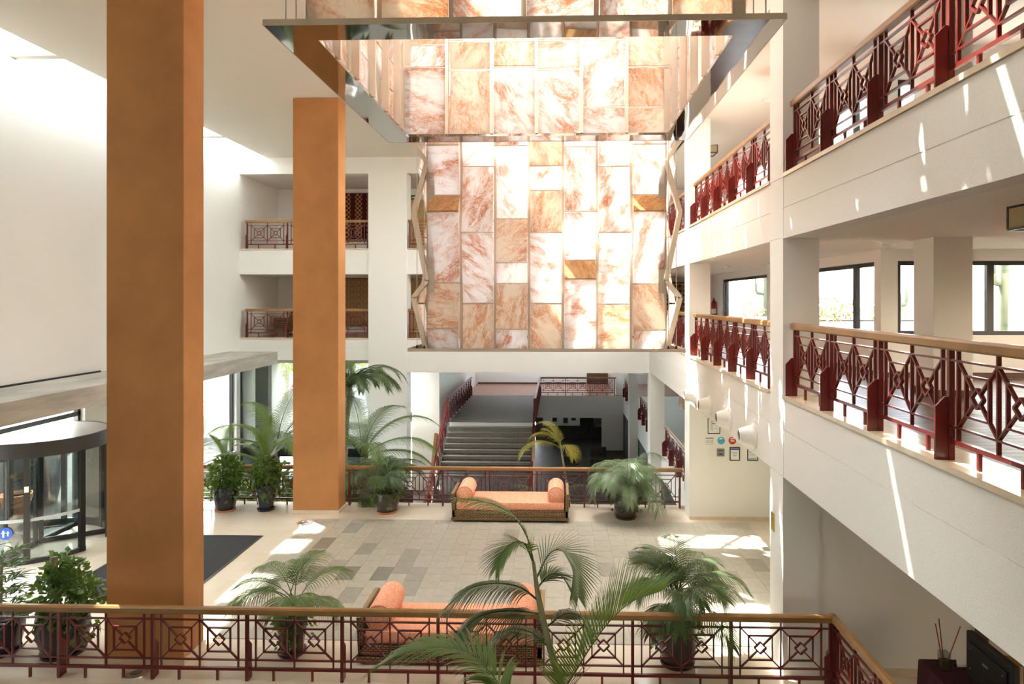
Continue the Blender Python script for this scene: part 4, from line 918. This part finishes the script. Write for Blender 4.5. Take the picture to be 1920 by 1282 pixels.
# ------------------------------------------------------------------ reception desk
dk = thing('desk', 'desk under a maroon tablecloth beside the plain shaded wall', 'desk', (4.27, 6.2, 0))
top_ = [(0, 0), (.66, 0), (.66, 2.12), (0, 2.12)]
m = MB(); n_ = 40; ring = []
for i in range(n_*4):
    e, f = divmod(i, n_); f /= n_; a, b = top_[e], top_[(e+1) % 4]; ring.append((a[0]+(b[0]-a[0])*f, a[1]+(b[1]-a[1])*f, e))
nv = len(ring)
for z, fl_ in ((.755, 0), (.74, .012), (.4, .03), (.1, .06)):
    for i, (x, y, e) in enumerate(ring):
        d = fl_*(1+.6*math.sin(i*1.1)) if fl_ > .02 else fl_; ox, oy = ((0, -1), (1, 0), (0, 1), (-1, 0))[e]; m.v.append((x+ox*d, y+oy*d, z))
for r_ in range(3):
    for i in range(nv): j = (i+1) % nv; m.f.append((r_*nv+i, r_*nv+j, (r_+1)*nv+j, (r_+1)*nv+i))
m.f.append(tuple(range(nv)))
inst('tablecloth', m.mesh('tablecloth', MAROON, True), dk); inst('table_top', MB().box(.01, .65, .01, 2.11, .70, .75).mesh('table_top', DARKWOOD), dk)
for x in (.08, .58):
    for y in (.08, 2.04): inst('leg', rmesh('dleg', lambda: MB().box(-.03, .03, -.03, .03, 0, .7).mesh('leg', DARKWOOD)), dk, (x, y, 0))
mo = thing('monitor', 'black flat monitor seen from behind on the maroon desk', 'monitor', (4.60, 7.5, .757))
inst('back_shell', MB().box(-.03, .04, -.40, .40, .04, .55).box(-.055, -.02, -.33, .33, .10, .46).mesh('back_shell', plain('monitor_black', (.014,.014,.014), .45, var=.1), bevel=.012), mo)
inst('screen', MB().box(.041, .044, -.36, .36, .09, .5).mesh('screen', BLACK), mo)
inst('stand', MB().box(-.02, .02, -.06, .06, .01, .2).lathe([(.15, 0), (.14, .015)], 20).mesh('stand', BLACK), mo)
inst('port_panel', MB().box(-.058, -.054, -.2, -.02, .14, .24).mesh('port_panel', plain('port_recess', (.004,.004,.004), .5)), mo)
inst('logo_mark', MB().box(-.0575, -.0545, -.03, .06, .33, .355).mesh('logo_mark', GREYP), mo)
for y, z in ((-.28, .18), (.28, .18), (-.28, .40), (.28, .40)): inst('screw', MB().lathe([(.01, 0), (.01, .004)], 8).mesh('screw', GREYP), mo, (-.055, y, z), (0, R(-90), 0))
vd = thing('reed_diffuser', 'glass jar with red reed sticks on the maroon desk', 'reed diffuser', (4.44, 8.1, .757))
inst('jar', MB().box(-.05, .05, -.05, .05, 0, .2).mesh('jar', DOORGLASS), vd); inst('liquid', MB().box(-.042, .042, -.042, .042, .008, .11).mesh('liquid', plain('amber_oil', (.16,.13,.06), .2)), vd)
for a, b in (((-.01, 0, .02), (-.1, .0, .52)), ((.0, 0, .02), (-.04, .04, .56)), ((.01, 0, .02), (.2, .03, .48))): inst('reed', MB().tube([a, b], .006, 6).mesh('reed', plain('reed_red', (.30,.05,.02), .6)), vd)
inst('card', MB().prism([(-.01, .0), (.06, .04), (.06, .22), (-.01, .33)], .055, .058, 'y').mesh('card', PAPER), vd)
bs = thing('brochure_stand', 'small clear brochure stand between the reeds and the monitor', 'brochure stand', (4.66, 8.12, .757))
inst('holder', MB().box(-.08, .08, -.03, .03, 0, .05).mesh('holder', DOORGLASS), bs)
for i in range(3): inst('brochure', MB().prism([(-.07+i*.02, .02), (.07, .02), (.06, .2-.03*i), (-.09+i*.02, .26-.03*i)], .01*i-.01, .01*i-.006, 'y').mesh('brochure', (PAPER, GREYP, INK)[i]), bs)
chr_ = thing('chair', 'brown wooden chair with slatted back behind the monitor', 'chair', (5.25, 7.95, 0), R(-8))
for x in (-.2, .2):
    inst('leg', MB().box(x-.02, x+.02, -.02, .02, 0, .95).mesh('leg', WOOD), chr_); inst('leg', MB().box(x-.02, x+.02, -.44, -.40, 0, .45).mesh('leg', WOOD), chr_)
inst('seat', MB().box(-.23, .23, -.45, .02, .43, .47).mesh('seat', WOOD, bevel=.01), chr_); inst('top_rail', MB().box(-.23, .23, -.02, .02, .88, .98).mesh('top_rail', WOOD, bevel=.008), chr_)
for i in range(5): inst('slat', rmesh('cslat', lambda: MB().box(-.012, .012, -.01, .01, .47, .88).mesh('slat', WOOD)), chr_, (-.13+i*.065, 0, 0))

# ------------------------------------------------------------------ far galleries: textiles, armchairs, doors, signs
def textile(label, x0, x1, z0, z1, mat, fr=None, y=26.0):
    t = thing('wall_textile', label, 'textile', ((x0+x1)/2, y-.03, z0), 0, 'hanging textiles'); w_ = (x1-x0)/2; h_ = z1-z0
    inst('cloth', MB().box(-w_, w_, -.01, .01, .12, h_).mesh('cloth', mat), t); inst('hanging_rod', MB().tube([(-w_-.05, 0, h_), (w_+.05, 0, h_)], .02, 8).mesh('hanging_rod', DARKWOOD), t)
    m = MB(); g = random.Random(3); k = 40
    for i in range(k): x = -w_+2*w_*(i+.5)/k; m.bar((x, 0, .13), (x+g.uniform(-.02, .02), 0, g.uniform(0, .03)), .02, .01)
    o = inst('fringe', m.mesh('fringe', plain('fringe', fr or (.30,.17,.08), .9)), t); o['kind'] = 'stuff'
    return t
textile('dark brown and red checked textile on the upper far gallery wall', -8.1, -6.9, 7.15, 9.0, patterned('checked_textile', (.075,.014,.012), (.42,.20,.08), 12, 12))
textile('tan textile with dark herringbone dashes on the lower far gallery wall', -8.1, -6.9, 3.95, 5.78, patterned('herringbone_textile', (.52,.32,.16), (.09,.045,.025), 4, 4, 'herring'))
textile('tan spotted textile at the end of the lower side gallery', 3.9, 5.2, 4.3, 5.62, patterned('spotted_textile', (.48,.34,.16), (.08,.05,.03), 6, 6, 'dots'))
for lv, z in ((0, 3.70), (1, 6.64)):
    dd = thing('door_%d' % (lv+2), 'tan wooden door on the %s far gallery behind the lantern' % ('lower', 'upper')[lv], 'door', (-5.2, 25.97, z), 0, None, 'structure')
    inst('leaf', MB().box(-.9, .9, -.02, .02, 0, 2.02).mesh('leaf', TANWOOD), dd); inst('frame', MB().box(-.98, -.9, -.04, .02, 0, 2.1).box(.9, .98, -.04, .02, 0, 2.1).box(-.9, .9, -.04, .02, 2.02, 2.1).mesh('frame', TANWOOD), dd)
    inst('handle', MB().tube([(.7, -.07, 1.0), (.82, -.07, 1.0)], .012, 6).mesh('handle', BRASS), dd)
ex = thing('exit_sign', 'small green exit sign above the upper far gallery door', 'sign', (-5.35, 25.95, 8.83)); inst('panel', MB().box(-.16, .16, -.03, .0, -.09, .09).mesh('panel', GREENSIGN), ex); inst('arrow', MB().prism([(-.11, -.02), (.0, -.02), (.0, -.05), (.07, 0), (.0, .05), (.0, .02), (-.11, .02)], -.034, -.031, 'y').mesh('arrow', PAPER), ex)
def armchair(label, x, y, rz):
    t = thing('armchair', label, 'armchair', (x, y, 3.70), rz, 'gallery armchairs')
    inst('seat', MB().box(-.3, .3, -.3, .25, .12, .42).mesh('seat', WICK, bevel=.02), t); inst('backrest', MB().prism([(.2, .15), (.32, .15), (.42, .95), (.30, .95)], -.32, .32, 'x').mesh('backrest', WICK, bevel=.02), t)
    for s_ in (-1, 1): inst('armrest', MB().box(s_*.3-.05, s_*.3+.05, -.3, .3, .3, .62).mesh('armrest', WICK, bevel=.015), t)
    for a in (-.26, .26):
        for b in (-.26, .22): inst('leg', rmesh('acl', lambda: MB().box(-.025, .025, -.025, .025, 0, .14).mesh('leg', DARKWOOD)), t, (a, b, 0))
    return t
armchair('brown wicker armchair on the lower far gallery, nearer the side wall', -9.95, 24.9, R(-60)); armchair('second brown wicker armchair on the lower far gallery, beside the orange column', -9.05, 24.7, R(20))
fe = thing('fire_extinguisher', 'red fire extinguisher hanging by the gallery window', 'fire extinguisher', (XW-.1, 22.9, 4.45))
inst('cylinder_body', MB().lathe([(.075, 0), (.08, .02), (.08, .42), (.05, .5), (.025, .52)], 18).mesh('cylinder_body', EXTR, True), fe); inst('valve', MB().lathe([(.02, .5), (.025, .56), (.01, .6)], 10).mesh('valve', BLACK), fe); inst('label_band', MB().lathe([(.0815, .08), (.0815, .24)], 18, cap=False).mesh('label_band', PAPER), fe); inst('foot_band', MB().lathe([(.0825, 0), (.0825, .05)], 18, cap=False).mesh('foot_band', BLACK), fe)

# ceiling lanterns and small ceiling fittings
def lantern(label, loc, sx=.3, sy=.5, h=.2):
    t = thing('ceiling_lantern', label, 'ceiling lamp', loc, 0, 'brass framed ceiling lanterns'); g = .012
    for a in (-1, 1):
        for b in (-1, 0, 1): inst('frame_bar', MB().cbox(a*sx/2, b*sy/2, -h/2, .02, .02, h).mesh('frame_bar', DKFRAME), t)
        inst('frame_bar', MB().cbox(a*sx/2, 0, -h, .02, sy, .02).mesh('frame_bar', DKFRAME), t); inst('frame_bar', MB().cbox(0, a*sy/2, -h, sx, .02, .02).mesh('frame_bar', DKFRAME), t)
        inst('frame_bar', MB().cbox(a*sx/2, 0, -.01, .02, sy, .02).mesh('frame_bar', DKFRAME), t)
        inst('pane', MB().box(a*sx/2-.004, a*sx/2+.004, -sy/2+g, sy/2-g, -h+g, -.01).mesh('pane', CREAMGLASS), t); inst('pane', MB().box(-sx/2+g, sx/2-g, a*sy/2-.004, a*sy/2+.004, -h+g, -.01).mesh('pane', CREAMGLASS), t)
    inst('pane', MB().box(-sx/2+g, sx/2-g, -sy/2+g, sy/2-g, -h+.004, -h+.01).mesh('pane', plain('lantern_base', (.5,.45,.36), .4)), t)
    return t
lantern('brass framed ceiling lantern under the lower side gallery soffit, nearest the camera', (4.1, 5.95, 5.81))
lantern('small brass framed ceiling lantern behind the near white column, lower gallery', (4.1, 12.6, 5.81))
lantern('brass framed ceiling lantern behind the near white column, upper gallery', (4.1, 12.6, 9.1))
lantern('brass framed ceiling lantern of the upper gallery, farther along', (4.1, 18.8, 9.1))
for i, (x, y, z, lb) in enumerate(((4.9, 10.4, 5.81, 'round smoke detector on the side gallery soffit'), (4.1, 16.9, 5.81, 'smoke detector on the farther side gallery soffit'), (-9.0, 23.9, 9.17, 'smoke detector on the upper far gallery ceiling'), (4.3, 14.4, 9.1, 'smoke detector on the upper side gallery ceiling'))):
    t = thing('smoke_detector', lb, 'smoke detector', (x, y, z), 0, 'smoke detectors'); inst('base', MB().lathe([(.09, -.02), (.09, 0)], 20).mesh('base', PAPER), t); inst('cap', MB().lathe([(.03, -.06), (.065, -.045), (.07, -.02)], 20).mesh('cap', PAPER, True), t)

# lower lounge behind the stair: pale picture panels, dark artworks, seats
pn = thing('wall_board', 'pale display board with small dark pictures in the lower lounge', 'board', (.3, 38.48, -1.9)); inst('board', MB().box(-1.1, .95, -.03, 0, -.1, .75).mesh('board', PAPER), pn)
for x, z in ((-.75, .5), (-.45, .28), (-.1, .52), (.15, .2), (.6, .35)): inst('picture', MB().box(x-.12, x+.12, -.05, -.03, z-.15, z+.15).mesh('picture', INK), pn)
ab = thing('abstract_painting', 'pale painting with dark swirls on the dark lounge wall', 'painting', (2.6, 38.48, -1.9)); inst('canvas', MB().box(-.6, .6, -.03, 0, -.15, .7).mesh('canvas', plain('abstract', (.30,.28,.24), .8, var=.8, scale=3)), ab); inst('stretcher', MB().box(-.62, .62, -.02, 0.01, -.17, .72).mesh('stretcher', DARKWOOD), ab)
def seatobj(label, x, y):
    t = thing('lounge_seat', label, 'armchair', (x, y, -2.8), 0, 'lounge seats'); inst('seat', MB().box(-.4, .4, -.4, .4, .15, .42).mesh('seat', STONE_DK, bevel=.04), t); inst('backrest', MB().box(-.4, .4, .28, .42, .3, .85).mesh('backrest', STONE_DK, bevel=.04), t)
    for a in (-.33, .33):
        for b in (-.33, .33): inst('leg', rmesh('lsl', lambda: MB().box(-.02, .02, -.02, .02, 0, .16).mesh('leg', BLACK)), t, (a, b, 0))
seatobj('dark lounge seat in the lower lounge, near the stair', .6, 33.0); seatobj('dark lounge seat in the lower lounge, near the pier', 1.9, 32.4)
d4 = thing('door_4', 'dark brown wooden double door on the far landing wall', 'door', (2.35, 40.88, .012), 0, None, 'structure')
for s_ in (-1, 1): inst('leaf', MB().box(min(0, s_*.55), max(0, s_*.55), -.04, 0, 0, 2.1).mesh('leaf', DARKWOOD), d4)
inst('frame', MB().box(-.62, -.55, -.05, 0, 0, 2.18).box(.55, .62, -.05, 0, 0, 2.18).box(-.55, .55, -.05, 0, 2.1, 2.18).mesh('frame', DARKWOOD), d4)
struct('baseboard_far', MB().box(-4.7, 1.7, 40.87, 40.9, .012, .1), DARKWOOD, 'dark skirting along the far landing wall', 'baseboard')

# ------------------------------------------------------------------ outside
struct('ground', MB().box(-60, XL-.3, -20, 60, -.3, -.02).box(XL-.3, -6.3, 26.3, 60, -.3, -.02).box(XL-.3, -6.3, YB+.3, 26.3, -.3, -.02), PAVE, 'grey gravel ground outside the glazing', 'ground')
struct('ground_terrace', MB().box(XW+.22, 60, YW+.22, 60, 3.9, 4.3), GRAVEL, 'dark gravel terrace outside the gallery windows', 'ground')
struct('ground_sand', MB().box(XW+.5, 60, 22.5, 60, 4.28, 4.34), SAND, 'dry pale ground beyond the gravel terrace', 'ground')
struct('sea', MB().box(-900, 1500, 60, 2500, -12, -10), SEA, 'hazy sea beyond the terrace', 'sea')
struct('wall_outside', MB().box(9.9, 10.2, 11.6, 17, 4.0, 9), WALL, 'white outside wall at the edge of the gallery window', 'wall')
def shrub(name, label, loc, r, mat, n=140, h=1.0, cat='shrub', size=.12):
    t = thing(name, label, cat, loc, 0, 'terrace shrubs'); o = inst('foliage', leaves(n, blob(0, 0, r*h*.8, r, r, r*h, .3), size, int(loc[0]*10+loc[1])).mesh('foliage', mat), t); o['kind'] = 'stuff'
    inst('stem', MB().tube([(0, 0, -.05), (0, 0, r*h*.8)], .04, 6).mesh('stem', BARK), t); return t
DRY = leafmat('dry_golden_shrub', (.13,.09,.03), (.17,.12,.045), .1)
for i, (x, y, r) in enumerate(((8.4, 21.8, .5), (9.3, 23.2, .45), (10.4, 22.5, .35), (7.6, 27, .4), (11.2, 23.5, .4), (9.9, 26.5, .5), (13.6, 21.5, .4))):
    shrub('dry_shrub', 'rounded golden dry shrub on the terrace, %s from the window wall' % ('first', 'second', 'third', 'fourth', 'fifth', 'sixth', 'seventh')[i], (x, y, 4.34), r, DRY, 160, .8)
CACT = plain('cactus_green', (.07,.08,.045), .8, var=.2)
def cactus(label, loc, h, arms):
    t = thing('cactus', label, 'cactus', loc, 0, 'terrace cacti'); inst('trunk', MB().tube([(0, 0, 0), (.02, 0, h*.5), (0, 0, h)], [.09, .1, .05], 9).mesh('trunk', CACT, True), t)
    for z, d, l in arms: inst('branch', MB().tube([(0, 0, z), (d*.3, 0, z+.05), (d*.35, 0, z+.15), (d*.36, 0, z+l)], [.06, .065, .065, .035], 8).mesh('branch', CACT, True), t)
cactus('branched cactus outside the farther gallery window', (8.0, 27.0, 4.3), 2.1, [(.7, 1, .9), (.9, -1, .7), (1.2, .7, .5)]); cactus('short forked cactus outside the window facing the camera', (9.9, 20.5, 4.3), 1.2, [(.5, .7, .5)])
cactus('tall column cactus beside the outside wall', (9.2, 14.6, 4.3), 2.4, [(1.0, -.6, .9)])
# planters and trees of the garden beyond the glazing
def big_planter(label, loc, r, h, seed, tree=1.6):
    t = thing('planter', label, 'planter', loc, 0, 'white garden planters')
    inst('body', MB().lathe([(r*.55, 0), (r*.95, h*.92), (r*1.02, h*.92), (r*1.02, h), (r*.92, h), (r*.9, h*.9)], 28).mesh('body', PLANTERM, True), t)
    inst('soil', MB().lathe([(r*.9, h*.9), (.1, h*.92)], 20).mesh('soil', SOIL), t)
    inst('trunk', MB().tube([(0, 0, h*.85), (.1, 0, h+tree*.5), (.2, .1, h+tree)], [.07, .05, .03], 7).mesh('trunk', BARK), t)
    inst('foliage', leaves(420, blob(.15, 0, h+tree*1.1, .95, .95, .75, .1), .16, seed).mesh('foliage', IVY), t)['kind'] = 'stuff'
big_planter('white tapered planter with a small tree in the garden, near the far glazing', (-8.9, 27.8, -.02), .75, 1.35, 1); big_planter('white tapered planter in the garden, behind the farther orange column', (-7.6, 29.4, -.02), .75, 1.4, 2)
big_planter('white tapered planter outside the side glazing, beyond the concrete post', (-13.2, 24.5, -.02), .8, 1.3, 3); big_planter('white tapered planter farther out in the garden', (-11.2, 31.0, -.02), .8, 1.3, 4)
cp = thing('concrete_posts', 'pale concrete posts of the porch outside the glazing corner', 'posts', (0, 0, 0), kind='structure')
for x, y in ((-11.4, 23.6), (-10.1, 23.4)): inst('post', MB().box(x-.22, x+.22, y, y+.3, -.02, 3.2).mesh('post', plain('pale_concrete', (.34,.33,.28), .8)), cp)
def garden_tree(label, loc, h, r, seed):
    t = thing('garden_tree', label, 'tree', loc, 0, 'garden trees'); inst('trunk', MB().tube([(0, 0, 0), (.1, 0, h*.6), (.1, .1, h)], [.16, .12, .06], 8).mesh('trunk', BARK), t)
    inst('crown', leaves(900, blob(0, 0, h, r, r, r*.8, .2), .26, seed).mesh('crown', leafmat('garden_crown_%d' % seed, (.10,.18,.05), (.22,.30,.10))), t)
for i, (x, y, h) in enumerate(((-10.5, 35, 3.2), (-13.5, 34, 3.0), (-18, 30, 3.2), (-8.0, 40, 3.0), (-19, 20, 2.8), (-22, 26, 3))):
    garden_tree('green garden tree beyond the planters, number %s from the pillar side' % ('two', 'three', 'four', 'one', 'six', 'five')[i], (x, y, -.02), h, 2.1, 60+i)
hg = thing('window_shrub', 'low leafy shrub outside above the revolving door transom', 'shrub', (-13.2, 14.8, 1.9)); inst('foliage', leaves(150, blob(0, 0, .25, .5, .9, .3, .1), .14, 91).mesh('foliage', IVY), hg)
inst('planter_ledge', MB().box(-.4, .4, -1.6, 1.2, -1.92, .05).mesh('planter_ledge', PAVE), hg)
